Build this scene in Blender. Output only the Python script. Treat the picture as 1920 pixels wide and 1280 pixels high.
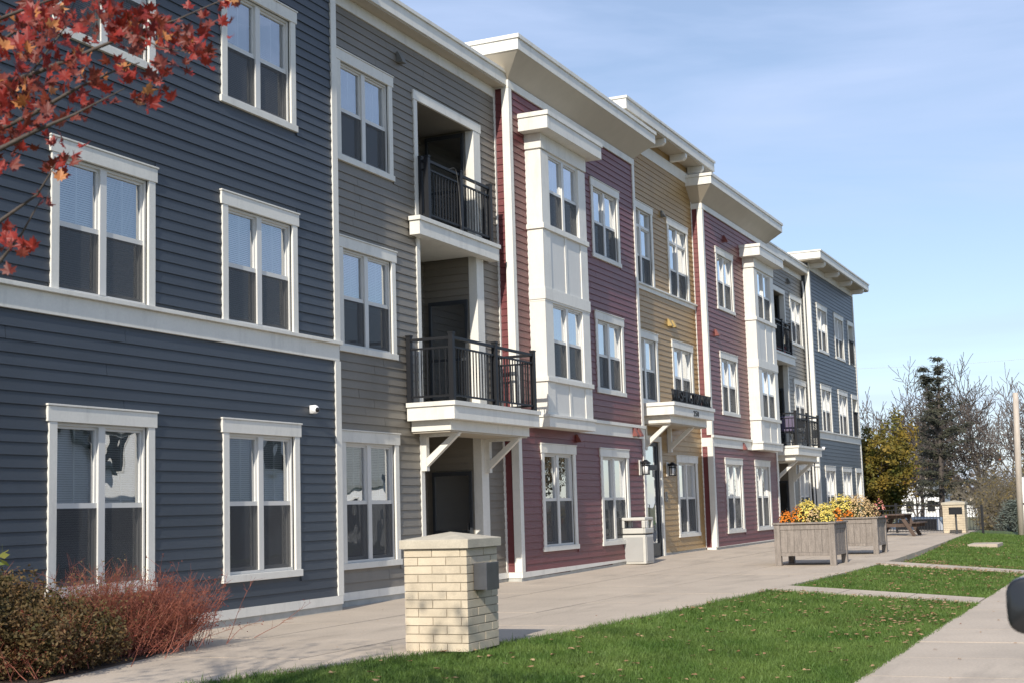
import bpy, math, random
import numpy as np
from mathutils import Vector, Matrix
R = math.radians
rnd = random.Random(7)
for o in list(bpy.data.objects): bpy.data.objects.remove(o)
scene = bpy.context.scene

# ------------------------------------------------------------------ camera
CAM_H = 1.3129
cd = bpy.data.cameras.new('camera'); cam = bpy.data.objects.new('camera', cd); scene.collection.objects.link(cam)
cd.sensor_width = 36; cd.lens = 48.847; cd.clip_start = .05; cd.clip_end = 3000
rt = (0.417253, -0.908316, -0.029370); up = (-0.097405, -0.076829, 0.992275); fw = (0.903555, 0.411169, 0.120532)
cam.matrix_world = Matrix(((rt[0], up[0], -fw[0], 0), (rt[1], up[1], -fw[1], 0), (rt[2], up[2], -fw[2], CAM_H), (0, 0, 0, 1)))
scene.camera = cam
cd.dof.use_dof = True; cd.dof.focus_distance = 24; cd.dof.aperture_fstop = 5.6
# ------------------------------------------------------------------ light
SUN_EL, SUN_PHI = 32.0, 9.0           # the sun stands low at the camera's back, grazing the facade
to_sun = Vector((-math.cos(R(SUN_PHI)) * math.cos(R(SUN_EL)), -math.sin(R(SUN_PHI)) * math.cos(R(SUN_EL)), math.sin(R(SUN_EL))))
sl = bpy.data.lights.new('sun', 'SUN'); sl.energy = 4.6; sl.angle = R(.53); sl.color = (1, .93, .82)
so = bpy.data.objects.new('sun', sl); scene.collection.objects.link(so)
so.rotation_euler = (-to_sun).to_track_quat('-Z', 'Y').to_euler(); so.location = to_sun * 60
w = bpy.data.worlds.new('World'); scene.world = w; w.use_nodes = True
nt = w.node_tree; nt.nodes.clear()
wo = nt.nodes.new('ShaderNodeOutputWorld'); bg = nt.nodes.new('ShaderNodeBackground'); sky = nt.nodes.new('ShaderNodeTexSky')
sky.sky_type = 'NISHITA'; sky.sun_disc = False; sky.sun_elevation = R(SUN_EL); sky.sun_rotation = math.atan2(to_sun.x, to_sun.y)
sky.air_density = 1.0; sky.dust_density = .3; sky.ozone_density = 1.5; sky.altitude = 300
bg.inputs['Strength'].default_value = .12
tc = nt.nodes.new('ShaderNodeTexCoord'); mp = nt.nodes.new('ShaderNodeMapping'); nz = nt.nodes.new('ShaderNodeTexNoise'); rp = nt.nodes.new('ShaderNodeValToRGB'); mx = nt.nodes.new('ShaderNodeMixRGB')
mp.inputs['Scale'].default_value = (1.6, 1.6, 9); mp.inputs['Rotation'].default_value = (.12, .18, .5)
nz.inputs['Scale'].default_value = 1.5; nz.inputs['Detail'].default_value = 6; nz.inputs['Roughness'].default_value = .52; nz.inputs['Distortion'].default_value = .5
rp.color_ramp.elements[0].position = .40; rp.color_ramp.elements[0].color = (.32, .32, .32, 1); rp.color_ramp.elements[1].position = .66; rp.color_ramp.elements[1].color = (.80, .80, .80, 1)
mx.inputs['Color2'].default_value = (4.5, 5.5, 7.8, 1)
L_ = nt.links.new
L_(tc.outputs['Generated'], mp.inputs['Vector']); L_(mp.outputs['Vector'], nz.inputs['Vector']); L_(nz.outputs['Fac'], rp.inputs['Fac']); L_(rp.outputs['Color'], mx.inputs['Fac'])
L_(sky.outputs['Color'], mx.inputs['Color1']); L_(mx.outputs['Color'], bg.inputs['Color']); L_(bg.outputs['Background'], wo.inputs['Surface'])
vs = scene.view_settings; vs.view_transform = 'Standard'; vs.look = 'None'; vs.exposure = 0.22; vs.gamma = 1; vs.use_curve_mapping = False
scene.render.engine = 'CYCLES'; scene.cycles.max_bounces = 8; scene.cycles.transparent_max_bounces = 16

# ------------------------------------------------------------------ materials
MATS = {}
def mat(name, col, rough=.6, spec=.5, var=.12, nscale=3.0, stretch=(1, 1, 1), bump=0.0, bscale=40.0, bstretch=(1, 1, 1), metal=0.0, fine=0.0, fscale=60, transl=0.0, col2=None, emit=None, coat=0.0, objrand=0.0, stain=0.0, sscale=1.0, sstretch=(1, 1, 1)):
    m = bpy.data.materials.new(name); m.use_nodes = True; t = m.node_tree; n = t.nodes; l = t.links.new
    b = n['Principled BSDF']; b.inputs['Roughness'].default_value = rough; b.inputs['Specular IOR Level'].default_value = spec; b.inputs['Metallic'].default_value = metal
    b.inputs['Coat Weight'].default_value = coat
    g = n.new('ShaderNodeNewGeometry'); mpn = n.new('ShaderNodeMapping'); mpn.inputs['Scale'].default_value = stretch; l(g.outputs['Position'], mpn.inputs['Vector'])
    no = n.new('ShaderNodeTexNoise'); no.inputs['Scale'].default_value = nscale; no.inputs['Detail'].default_value = 5; no.inputs['Roughness'].default_value = .6; l(mpn.outputs['Vector'], no.inputs['Vector'])
    cr = n.new('ShaderNodeValToRGB'); e = cr.color_ramp.elements; e[0].position = .28; e[1].position = .72
    c2 = col2 or tuple(min(1, c * (1 + var)) for c in col); c1 = col if col2 else tuple(c * (1 - var) for c in col)
    e[0].color = (*c1, 1); e[1].color = (*c2, 1); l(no.outputs['Fac'], cr.inputs['Fac']); out = cr.outputs['Color']
    if fine:
        n2 = n.new('ShaderNodeTexNoise'); n2.inputs['Scale'].default_value = fscale; n2.inputs['Detail'].default_value = 3; l(mpn.outputs['Vector'], n2.inputs['Vector'])
        mr = n.new('ShaderNodeMapRange'); mr.inputs['From Min'].default_value = .3; mr.inputs['From Max'].default_value = .7; mr.inputs['To Min'].default_value = 1 - fine; mr.inputs['To Max'].default_value = 1 + fine; l(n2.outputs['Fac'], mr.inputs['Value'])
        mm = n.new('ShaderNodeVectorMath'); mm.operation = 'SCALE'; l(out, mm.inputs[0]); l(mr.outputs['Result'], mm.inputs['Scale']); out = mm.outputs['Vector']
    if stain:                          # blotches and runs of dirt with a shape of their own
        ms_ = n.new('ShaderNodeMapping'); ms_.inputs['Scale'].default_value = sstretch; l(g.outputs['Position'], ms_.inputs['Vector'])
        n4 = n.new('ShaderNodeTexNoise'); n4.inputs['Scale'].default_value = sscale; n4.inputs['Detail'].default_value = 6; n4.inputs['Roughness'].default_value = .65; l(ms_.outputs['Vector'], n4.inputs['Vector'])
        m4 = n.new('ShaderNodeMapRange'); m4.inputs['From Min'].default_value = .52; m4.inputs['From Max'].default_value = .72; m4.inputs['To Min'].default_value = 1; m4.inputs['To Max'].default_value = 1 - stain; l(n4.outputs['Fac'], m4.inputs['Value'])
        v4 = n.new('ShaderNodeVectorMath'); v4.operation = 'SCALE'; l(out, v4.inputs[0]); l(m4.outputs['Result'], v4.inputs['Scale']); out = v4.outputs['Vector']
    if objrand:
        oi = n.new('ShaderNodeObjectInfo'); m5 = n.new('ShaderNodeMapRange'); m5.inputs['To Min'].default_value = 1 - objrand; m5.inputs['To Max'].default_value = 1 + objrand; l(oi.outputs['Random'], m5.inputs['Value'])
        v5 = n.new('ShaderNodeVectorMath'); v5.operation = 'SCALE'; l(out, v5.inputs[0]); l(m5.outputs['Result'], v5.inputs['Scale']); out = v5.outputs['Vector']
    l(out, b.inputs['Base Color'])
    if bump:
        mb_ = n.new('ShaderNodeMapping'); mb_.inputs['Scale'].default_value = bstretch; l(g.outputs['Position'], mb_.inputs['Vector'])
        n3 = n.new('ShaderNodeTexNoise'); n3.inputs['Scale'].default_value = bscale; n3.inputs['Detail'].default_value = 4; l(mb_.outputs['Vector'], n3.inputs['Vector'])
        bp = n.new('ShaderNodeBump'); bp.inputs['Strength'].default_value = bump; bp.inputs['Distance'].default_value = .01; l(n3.outputs['Fac'], bp.inputs['Height']); l(bp.outputs['Normal'], b.inputs['Normal'])
    if transl:
        tr = n.new('ShaderNodeBsdfTranslucent'); ms = n.new('ShaderNodeMixShader'); ms.inputs['Fac'].default_value = transl; l(out, tr.inputs['Color']); l(b.outputs['BSDF'], ms.inputs[1]); l(tr.outputs['BSDF'], ms.inputs[2]); l(ms.outputs['Shader'], n['Material Output'].inputs['Surface'])
    if emit: b.inputs['Emission Color'].default_value = (*emit[:3], 1); b.inputs['Emission Strength'].default_value = emit[3]
    MATS[name] = m; return m
def siding(name, col):
    return mat(name, col, rough=.42, spec=.5, var=.07, nscale=1.3, stretch=(.5, .5, 6), bump=.25, bscale=30, bstretch=(1, 1, 14), fine=.06, fscale=45, objrand=.07, stain=.12, sscale=1.6, sstretch=(1, 1, .35))
siding('siding_blue', (.040, .049, .062)); siding('siding_grey', (.185, .165, .136)); siding('siding_red', (.145, .036, .038)); siding('siding_yellow', (.36, .225, .085))
mat('trim', (.70, .68, .62), rough=.5, var=.05, nscale=2, fine=.03, fscale=30, bump=.12, bscale=50, objrand=.03, stain=.14, sscale=3.2, sstretch=(1.6, 1.6, .3))
mat('trim_panel', (.66, .645, .60), rough=.5, var=.03, nscale=2, bump=.08, bscale=70)
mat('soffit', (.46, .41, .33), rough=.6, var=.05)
mat('vinyl', (.62, .61, .58), rough=.35, var=.02)
mat('foundation', (.40, .40, .37), rough=.85, var=.15, nscale=5, bump=.3, bscale=80)
mat('metal_black', (.010, .011, .014), rough=.5, var=.1, spec=.3)
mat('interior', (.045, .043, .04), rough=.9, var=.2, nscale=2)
mat('blind', (.62, .62, .60), rough=.55, var=.03)
mat('curtain', (.36, .34, .28), rough=.9, var=.2, nscale=9, stretch=(3, 3, .1))
mat('brick', (.55, .465, .34), rough=.8, objrand=.07, stain=.2, sscale=3, var=.13, nscale=4, fine=.06, fscale=90, bump=.35, bscale=90)
mat('mortar', (.34, .29, .22), rough=.95, var=.1, bump=.4, bscale=120)
mat('capstone', (.46, .41, .32), rough=.85, var=.16, nscale=5, fine=.07, fscale=70, bump=.25, bscale=60)
mat('concrete', (.46, .385, .305), rough=.85, var=.10, nscale=.8, objrand=.025, stain=.24, sscale=1.1, sstretch=(.35, 1.6, 1), fine=.09, fscale=35, bump=.25, bscale=70)
mat('concrete_dark', (.24, .205, .17), rough=.9, var=.2, nscale=3, fine=.1, bump=.3)
mat('asphalt', (.05, .05, .052), rough=.9, var=.2, nscale=2, fine=.25, fscale=120, bump=.5, bscale=150)
mat('soil', (.055, .062, .028), rough=.95, var=.35, nscale=5, bump=.5, bscale=40, fine=.2)
mat('mulch', (.06, .038, .025), rough=.95, var=.4, nscale=20, bump=.9, bscale=60, fine=.3)
mat('field', (.13, .12, .055), rough=.95, var=.35, nscale=.5, fine=.2, fscale=6, bump=.4, bscale=10)
mat('grass', (.058, .125, .020), rough=.55, spec=.3, col2=(.17, .245, .06), nscale=1.4, fine=.45, fscale=70, transl=.3, stain=.38, sscale=.8)
mat('grass_far', (.055, .085, .022), rough=.7, spec=.2, col2=(.10, .13, .04), nscale=1.6, fine=.3, fscale=25, bump=.8, bscale=60)
mat('dead_leaf', (.26, .10, .045), rough=.8, col2=(.55, .38, .21), nscale=5, transl=.2)
mat('maple_red', (.19, .016, .014), rough=.5, col2=(.37, .038, .022), nscale=9, transl=.35)
mat('maple_orange', (.50, .15, .035), rough=.5, col2=(.62, .30, .12), nscale=9, transl=.35)
mat('maple_dark', (.11, .016, .012), rough=.55, col2=(.22, .04, .018), nscale=9, transl=.25)
mat('bark', (.082, .066, .056), rough=.9, var=.3, nscale=8, bump=.6, bscale=40)
mat('wire', (.45, .46, .48), rough=.6, var=.02)
mat('bark_pale', (.12, .10, .088), rough=.9, var=.25, nscale=6, bump=.5, bscale=30)
mat('twig_red', (.16, .042, .03), rough=.7, col2=(.30, .10, .055), nscale=7, fine=.25, fscale=40)
mat('shrub_green', (.048, .055, .014), rough=.7, col2=(.17, .082, .03), nscale=5.5, fine=.35, fscale=30, transl=.2)
mat('leaf_green', (.12, .19, .04), rough=.6, col2=(.30, .26, .06), nscale=6, transl=.3)
mat('autumn_mix', (.055, .092, .018), rough=.7, col2=(.30, .19, .026), nscale=1.3, fine=.4, fscale=9, transl=.25)
mat('needle', (.018, .024, .013), rough=.8, col2=(.062, .058, .032), nscale=1.2, fine=.4, fscale=8)
mat('needle_blue', (.07, .09, .075), rough=.75, col2=(.13, .15, .12), nscale=2.5, fine=.3, fscale=10)
mat('brush', (.085, .072, .055), rough=.9, col2=(.16, .14, .105), nscale=1.2, fine=.35, fscale=12)
mat('brush_leaf', (.10, .085, .04), rough=.85, col2=(.22, .16, .06), nscale=1.1, fine=.4, fscale=10, transl=.2)
mat('wood_grey', (.225, .195, .17), rough=.85, var=.28, nscale=5, stretch=(4, 4, .7), fine=.18, fscale=40, bump=.4, bscale=25, bstretch=(4, 4, .5))
mat('wood_brown', (.085, .056, .042), rough=.75, var=.3, nscale=6, fine=.15, bump=.3)
mat('pole_wood', (.47, .41, .35), rough=.85, var=.2, nscale=4, stretch=(4, 4, .4), bump=.4)
mat('flower_yellow', (.80, .62, .08), rough=.7, col2=(.86, .74, .25), nscale=14, transl=.25)
mat('flower_tan', (.55, .36, .17), rough=.8, col2=(.74, .56, .30), nscale=16, transl=.2)
mat('flower_orange', (.62, .15, .012), rough=.7, col2=(.78, .27, .02), nscale=18, transl=.2)
mat('flower_pink', (.65, .17, .14), rough=.7, col2=(.75, .35, .28), nscale=14, transl=.2)
mat('plant_green', (.05, .075, .02), rough=.7, col2=(.10, .10, .035), nscale=9, transl=.25)
mat('plastic_beige', (.50, .485, .44), rough=.5, var=.05, nscale=4)
mat('galvanized', (.13, .13, .135), rough=.42, var=.15, nscale=6, metal=.75)
mat('bin_panel', (.34, .335, .32), rough=.55, var=.05)
mat('white_paint', (.75, .75, .74), rough=.5, var=.04)
mat('white_plastic', (.8, .8, .8), rough=.3, var=.02)
mat('black_gloss', (.012, .012, .014), rough=.12, var=.05)
mat('car_black', (.012, .013, .015), rough=.28, var=.05, coat=.3, spec=.5)
mat('car_blue', (.022, .045, .09), rough=.25, var=.05, coat=.6)
mat('rubber', (.02, .02, .02), rough=.8, var=.1)
mat('chrome', (.55, .55, .56), rough=.2, metal=1, var=.03)
mat('roof_shingle', (.19, .20, .19), rough=.9, var=.2, nscale=3)
mat('roof_membrane', (.35, .35, .34), rough=.9, var=.1)
mat('vent_red', (.20, .06, .05), rough=.5, var=.05); mat('vent_yellow', (.40, .28, .10), rough=.5, var=.05); mat('vent_grey', (.15, .15, .14), rough=.5, var=.05)
mat('lantern_glass', (.78, .79, .78), rough=.25, var=.02)
mat('cushion', (.13, .11, .17), rough=.9, var=.1); mat('red_cloth', (.35, .04, .04), rough=.9, var=.1)
mat('rope', (.13, .127, .12), rough=.9, var=.3, nscale=60)
mat('door_paint', (.032, .036, .042), rough=.4, var=.08)
mat('signal_red', (.4, .05, .02), rough=.4, emit=(1, .2, .05, .35))
def glassmat():
    m = bpy.data.materials.new('window_glass'); m.use_nodes = True; t = m.node_tree; n = t.nodes; l = t.links.new
    for x in list(n): n.remove(x)
    o = n.new('ShaderNodeOutputMaterial'); ms = n.new('ShaderNodeMixShader'); tr = n.new('ShaderNodeBsdfTransparent'); gl = n.new('ShaderNodeBsdfGlossy'); fr = n.new('ShaderNodeFresnel'); ma = n.new('ShaderNodeMath'); ma.operation = 'MULTIPLY_ADD'; ma.use_clamp = True
    fr.inputs['IOR'].default_value = 1.5; ma.inputs[1].default_value = 2.6; ma.inputs[2].default_value = .22
    gl.inputs['Roughness'].default_value = .0; gl.inputs['Color'].default_value = (.93, .96, 1, 1); tr.inputs['Color'].default_value = (.82, .87, .88, 1)
    g = n.new('ShaderNodeNewGeometry'); no = n.new('ShaderNodeTexNoise'); no.inputs['Scale'].default_value = 2.6; no.inputs['Detail'].default_value = 1; bp = n.new('ShaderNodeBump'); bp.inputs['Strength'].default_value = .22; bp.inputs['Distance'].default_value = .012
    l(g.outputs['Position'], no.inputs['Vector']); l(no.outputs['Fac'], bp.inputs['Height']); l(bp.outputs['Normal'], gl.inputs['Normal'])
    l(fr.outputs['Fac'], ma.inputs[0]); l(ma.outputs['Value'], ms.inputs['Fac']); l(tr.outputs['BSDF'], ms.inputs[1]); l(gl.outputs['BSDF'], ms.inputs[2]); l(ms.outputs['Shader'], o.inputs['Surface'])
    MATS['glass'] = m
    m = bpy.data.materials.new('insect_screen'); m.use_nodes = True; t = m.node_tree; n = t.nodes; l = t.links.new
    b = n['Principled BSDF']; b.inputs['Base Color'].default_value = (.05, .052, .055, 1); b.inputs['Roughness'].default_value = .7
    ms = n.new('ShaderNodeMixShader'); tr = n.new('ShaderNodeBsdfTransparent'); ms.inputs['Fac'].default_value = .72; l(tr.outputs['BSDF'], ms.inputs[1]); l(b.outputs['BSDF'], ms.inputs[2]); l(ms.outputs['Shader'], n['Material Output'].inputs['Surface'])
    MATS['screen'] = m
glassmat()

# ------------------------------------------------------------------ mesh helpers
ORG = {}
class MB:
    def __init__(s): s.v = []; s.f = []
    def add(s, vs, fs):
        k = len(s.v); s.v += [tuple(p) for p in vs]; s.f += [tuple(i + k for i in f) for f in fs]; return s
    def box(s, x0, x1, y0, y1, z0, z1):
        return s.add([(x0, y0, z0), (x1, y0, z0), (x1, y1, z0), (x0, y1, z0), (x0, y0, z1), (x1, y0, z1), (x1, y1, z1), (x0, y1, z1)],
                     [(0, 3, 2, 1), (4, 5, 6, 7), (0, 1, 5, 4), (1, 2, 6, 5), (2, 3, 7, 6), (3, 0, 4, 7)])
    def frustum(s, a, za, b, zb):      # a,b = (x0,x1,y0,y1)
        return s.add([(a[0], a[2], za), (a[1], a[2], za), (a[1], a[3], za), (a[0], a[3], za), (b[0], b[2], zb), (b[1], b[2], zb), (b[1], b[3], zb), (b[0], b[3], zb)],
                     [(0, 3, 2, 1), (4, 5, 6, 7), (0, 1, 5, 4), (1, 2, 6, 5), (2, 3, 7, 6), (3, 0, 4, 7)])
    def quad(s, a, b, c, d): return s.add([a, b, c, d], [(0, 1, 2, 3)])
    def prism(s, poly, axis, a, b):    # poly of 2D points extruded along axis 'x','y' or 'z'
        def P(p, t): return {'x': (t, p[0], p[1]), 'y': (p[0], t, p[1]), 'z': (p[0], p[1], t)}[axis]
        n = len(poly); vs = [P(p, a) for p in poly] + [P(p, b) for p in poly]
        return s.add(vs, [tuple(range(n))[::-1], tuple(range(n, 2 * n))] + [(i, (i + 1) % n, n + (i + 1) % n, n + i) for i in range(n)])
    def tube(s, pts, rad, n=6, cap=True):
        pts = [Vector(p) for p in pts]; rs = rad if isinstance(rad, (list, tuple)) else [rad] * len(pts); vs = []; fs = []
        for i, p in enumerate(pts):
            d = (pts[min(i + 1, len(pts) - 1)] - pts[max(i - 1, 0)]); d = d.normalized() if d.length > 1e-9 else Vector((0, 0, 1))
            u = d.cross(Vector((0, 0, 1)) if abs(d.z) < .9 else Vector((1, 0, 0))).normalized(); v = d.cross(u)
            for k in range(n):
                a = 2 * math.pi * k / n; vs.append(p + (u * math.cos(a) + v * math.sin(a)) * rs[i])
        for i in range(len(pts) - 1):
            for k in range(n): fs.append((i * n + k, i * n + (k + 1) % n, (i + 1) * n + (k + 1) % n, (i + 1) * n + k))
        if cap: fs += [tuple(range(n))[::-1], tuple(range((len(pts) - 1) * n, len(pts) * n))]
        return s.add(vs, fs)
    def bar(s, p, q, w, h):            # square bar from p to q
        p, q = Vector(p), Vector(q); d = (q - p).normalized(); u = d.cross(Vector((0, 0, 1)) if abs(d.z) < .95 else Vector((1, 0, 0))).normalized(); v = u.cross(d).normalized()
        vs = [b + u * i * w / 2 + v * j * h / 2 for b in (p, q) for i, j in ((-1, -1), (1, -1), (1, 1), (-1, 1))]
        return s.add(vs, [(0, 3, 2, 1), (4, 5, 6, 7), (0, 1, 5, 4), (1, 2, 6, 5), (2, 3, 7, 6), (3, 0, 4, 7)])
    def lathe(s, c, prof, n=16):       # prof [(r,z)]
        vs = [(c[0] + r * math.cos(2 * math.pi * k / n), c[1] + r * math.sin(2 * math.pi * k / n), c[2] + z) for r, z in prof for k in range(n)]
        m = len(prof); fs = [(i * n + k, i * n + (k + 1) % n, (i + 1) * n + (k + 1) % n, (i + 1) * n + k) for i in range(m - 1) for k in range(n)]
        return s.add(vs, fs + [tuple(range(n))[::-1], tuple(range((m - 1) * n, m * n))])
    def ball(s, c, r, n=10, m=6, sq=(1, 1, 1)):
        return s.add([(c[0] + sq[0] * r * math.sin(math.pi * (i + .02) / (m - .0) if i else .02) * math.cos(2 * math.pi * k / n), c[1] + sq[1] * r * math.sin(math.pi * i / m if i else .02) * math.sin(2 * math.pi * k / n), c[2] + sq[2] * r * math.cos(math.pi * i / m)) for i in range(m + 1) for k in range(n)],
                     [(i * n + k, i * n + (k + 1) % n, (i + 1) * n + (k + 1) % n, (i + 1) * n + k) for i in range(m) for k in range(n)])
    def mesh(s, name, org=(0, 0, 0), smooth=False):
        me = bpy.data.meshes.new(name); ox, oy, oz = org
        me.from_pydata([(x - ox, y - oy, z - oz) for x, y, z in s.v], [], s.f); me.update()
        if smooth: me.polygons.foreach_set('use_smooth', [True] * len(me.polygons))
        return me
def bevel(o, w=.006, seg=2):
    b = o.modifiers.new('bevel', 'BEVEL'); b.width = w; b.segments = seg; b.limit_method = 'ANGLE'; return o
def link(o): scene.collection.objects.link(o); return o
def tag(o, label=None, cat=None, group=None, kind=None):
    for k, v in (('label', label), ('category', cat), ('group', group), ('kind', kind)):
        if v: o[k] = v
    return o
def thing(name, label, cat, loc, group=None):
    o = link(bpy.data.objects.new(name, None)); o.location = loc; o.empty_display_size = .2; ORG[o.name] = tuple(loc); return tag(o, label, cat, group)
def part(name, mb, m, parent, smooth=False, bev=0):
    me = mb.mesh(name, ORG[parent.name], smooth) if isinstance(mb, MB) else mb
    if m: me.materials.append(MATS[m])
    o = link(bpy.data.objects.new(name, me)); o.parent = parent; ORG[o.name] = ORG[parent.name]
    if bev: bevel(o, bev)
    return o
def inst(name, me, parent, loc, scale=(1, 1, 1), rot=(0, 0, 0)):
    o = link(bpy.data.objects.new(name, me)); o.parent = parent; g = ORG[parent.name]
    o.location = (loc[0] - g[0], loc[1] - g[1], loc[2] - g[2]); o.scale = scale; o.rotation_euler = rot; return o
def solo(name, mb, m, label, cat, group=None, smooth=False, org=None, bev=0):
    if org is None:
        a = np.array(mb.v); org = ((a[:, 0].min() + a[:, 0].max()) / 2, (a[:, 1].min() + a[:, 1].max()) / 2, a[:, 2].min())
    me = mb.mesh(name, org, smooth); me.materials.append(MATS[m]); o = link(bpy.data.objects.new(name, me)); o.location = org; ORG[o.name] = tuple(org)
    if bev: bevel(o, bev)
    return tag(o, label, cat, group)
def struct(name, mb, m, parent=None, kind='structure', smooth=False):
    me = mb.mesh(name, (0, 0, 0), smooth); me.materials.append(MATS[m]); o = link(bpy.data.objects.new(name, me)); ORG[o.name] = (0, 0, 0)
    if parent: o.parent = parent
    else: o['kind'] = kind
    return o
def npmesh(name, V, F, m):             # numpy triangles or quads
    me = bpy.data.meshes.new(name); V = np.asarray(V, np.float32); F = np.asarray(F, np.int32); k = F.shape[1]
    me.vertices.add(len(V)); me.vertices.foreach_set('co', V.ravel()); me.loops.add(F.size); me.loops.foreach_set('vertex_index', F.ravel())
    me.polygons.add(len(F)); me.polygons.foreach_set('loop_start', np.arange(0, F.size, k, dtype=np.int32)); me.update(calc_edges=True); me.validate()
    me.materials.append(MATS[m]); return me
def copy_tree(o, parent=None):
    c = o.copy(); link(c); c.parent = parent; ORG[c.name] = ORG[o.name]
    for ch in list(o.children): copy_tree(ch, c)
    return c
# ------------------------------------------------------------------ ground
def cl01(t): return max(0., min(1., t))
def gz(x, y):                          # the plaza falls gently from the wall
    return .0035 * max(0, x - 26) + .12 * cl01((x - 18) / 14) * cl01((y - 8) / 2.4)
EDGE = [(2, 9.2), (5, 8.45), (9.36, 7.22), (11.7, 6.42), (13.4, 5.93), (17, 5.6), (21.8, 5.42), (28.7, 5.2), (32.4, 5.25), (40, 5.5), (54, 6.06), (60, 6.3)]
def edge(x):
    for (a, b), (c, d) in zip(EDGE, EDGE[1:]):
        if x <= c: return b + (d - b) * (x - a) / (c - a)
    return EDGE[-1][1]
SW0, SW1, SWZ = .62, 2.42, -.2
def lz(x, y):
    e = edge(x); t = cl01((e - y) / (e - SW1)); drop = .10 * cl01((x - 29) / 1.5) * cl01((44 - x) / 8)
    return (gz(x, e) - .045 - drop) * (1 - t) + (SWZ - .035) * t
g = MB(); N = 40; S = 1800
def terr(x, y):
    d = max(0, x - 55); return -.62 - .5 * cl01(d / 12) - .0 * d
xs = [-S, -300, -60, 0, 20, 40, 54, 58, 62, 70, 100, 200, 500, S]; ys = [-S, -400, -100, -40, -12, 0, 12, 30, 60, 150, 500, S]
g.add([(x, y, terr(x, y)) for x in xs for y in ys], [(i * len(ys) + j, (i + 1) * len(ys) + j, (i + 1) * len(ys) + j + 1, i * len(ys) + j + 1) for i in range(len(xs) - 1) for j in range(len(ys) - 1)])
struct('ground', g, 'field')
# the street, its kerb and the far kerb
struct('street', MB().box(-60, 160, -9.2, .42, -.9, -.34), 'asphalt')
kerb = struct('kerb', MB().box(-40, 60, .425, .585, -.6, -.205), 'concrete')
struct('kerb', MB().box(-40, 160, -9.4, -9.2, -.8, -.2), 'concrete')
struct('far_verge', MB().box(-40, 160, -40, -9.41, -.8, -.22), 'grass_far')
struct('soil_bank', MB().box(-6, 57.5, .58, 10.7, -1.2, -.32), 'soil')
# plaza: poured slabs with open joints
base = MB(); XS = [2 + i * 1.83 for i in range(30)]
for x0, x1 in zip(XS, XS[1:]):
    [base.add([(x0, a + .02 * (k == 0), gz(x0, a) - .03), (x1, b + .02 * (k == 0), gz(x1, b) - .03), (x1, d, gz(x1, d) - .03), (x0, d, gz(x0, d) - .03)], [(0, 1, 2, 3)]) for k, (a, b, d) in enumerate(((edge(x0), edge(x1), 8), (8, 8, 10.4), (10.4, 10.4, 10.76))) if max(a, b) < d]
plaza = struct('plaza', base, 'concrete_dark')
def slab(mb, c4, zf, th=.12, gap=.009):
    cx = sum(p[0] for p in c4) / 4; cy = sum(p[1] for p in c4) / 4; q = []
    for x, y in c4: q.append((x + (gap if x < cx else -gap), y + (gap if y < cy else -gap)))
    v = [(x, y, zf(x, y)) for x, y in q] + [(x, y, zf(x, y) - th) for x, y in q]
    mb.add(v, [(0, 1, 2, 3), (7, 6, 5, 4), (0, 4, 5, 1), (1, 5, 6, 2), (2, 6, 7, 3), (3, 7, 4, 0)])
YR = [7.35, 9.05, 10.755]
for x0, x1 in zip(XS, XS[1:]):
    lo = None
    for k, y1 in enumerate(YR):
        e0, e1 = edge(x0), edge(x1); yb = -1 if k == 0 else YR[k - 1]
        a, b = max(e0, yb), max(e1, yb)
        if a >= y1 - .05 and b >= y1 - .05: continue
        m = MB(); dz = rnd.uniform(-.002, .002); slab(m, [(x0, min(a, y1 - .02)), (x1, min(b, y1 - .02)), (x1, y1), (x0, y1)], lambda x, y: gz(x, y) + dz)
        o = struct('paving_slab', m, 'concrete', plaza)
walk = struct('sidewalk', MB().box(-6, 60, SW0 - .03, SW1 + .01, -.4, SWZ - .02), 'concrete_dark')
for i in range(44):
    x0 = -4 + i * 1.5; m = MB(); dz = rnd.uniform(-.004, .004); slab(m, [(x0, SW0), (x0 + 1.5, SW0), (x0 + 1.5, SW1), (x0, SW1)], lambda x, y: SWZ + dz)
    struct('paving_slab', m, 'concrete', walk)
# narrow paths across the lawn
STRIPS = [(21.25, 22.25), (29.35, 30.35)]
for a, b in STRIPS:
    m = MB(); n = 3
    for k in range(n):
        t0, t1 = k / n, (k + 1) / n
        def Y(x, t): return edge(x) + (SW1 - edge(x)) * t
        def Z(x, y): t = (edge(x) - y) / (edge(x) - SW1); return gz(x, edge(x)) * (1 - t) + SWZ * t + .004
        slab(m, [(a, Y(a, t1)), (b, Y(b, t1)), (b, Y(b, t0)), (a, Y(a, t0))], Z, .25)
    struct('path', m, 'concrete')
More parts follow.
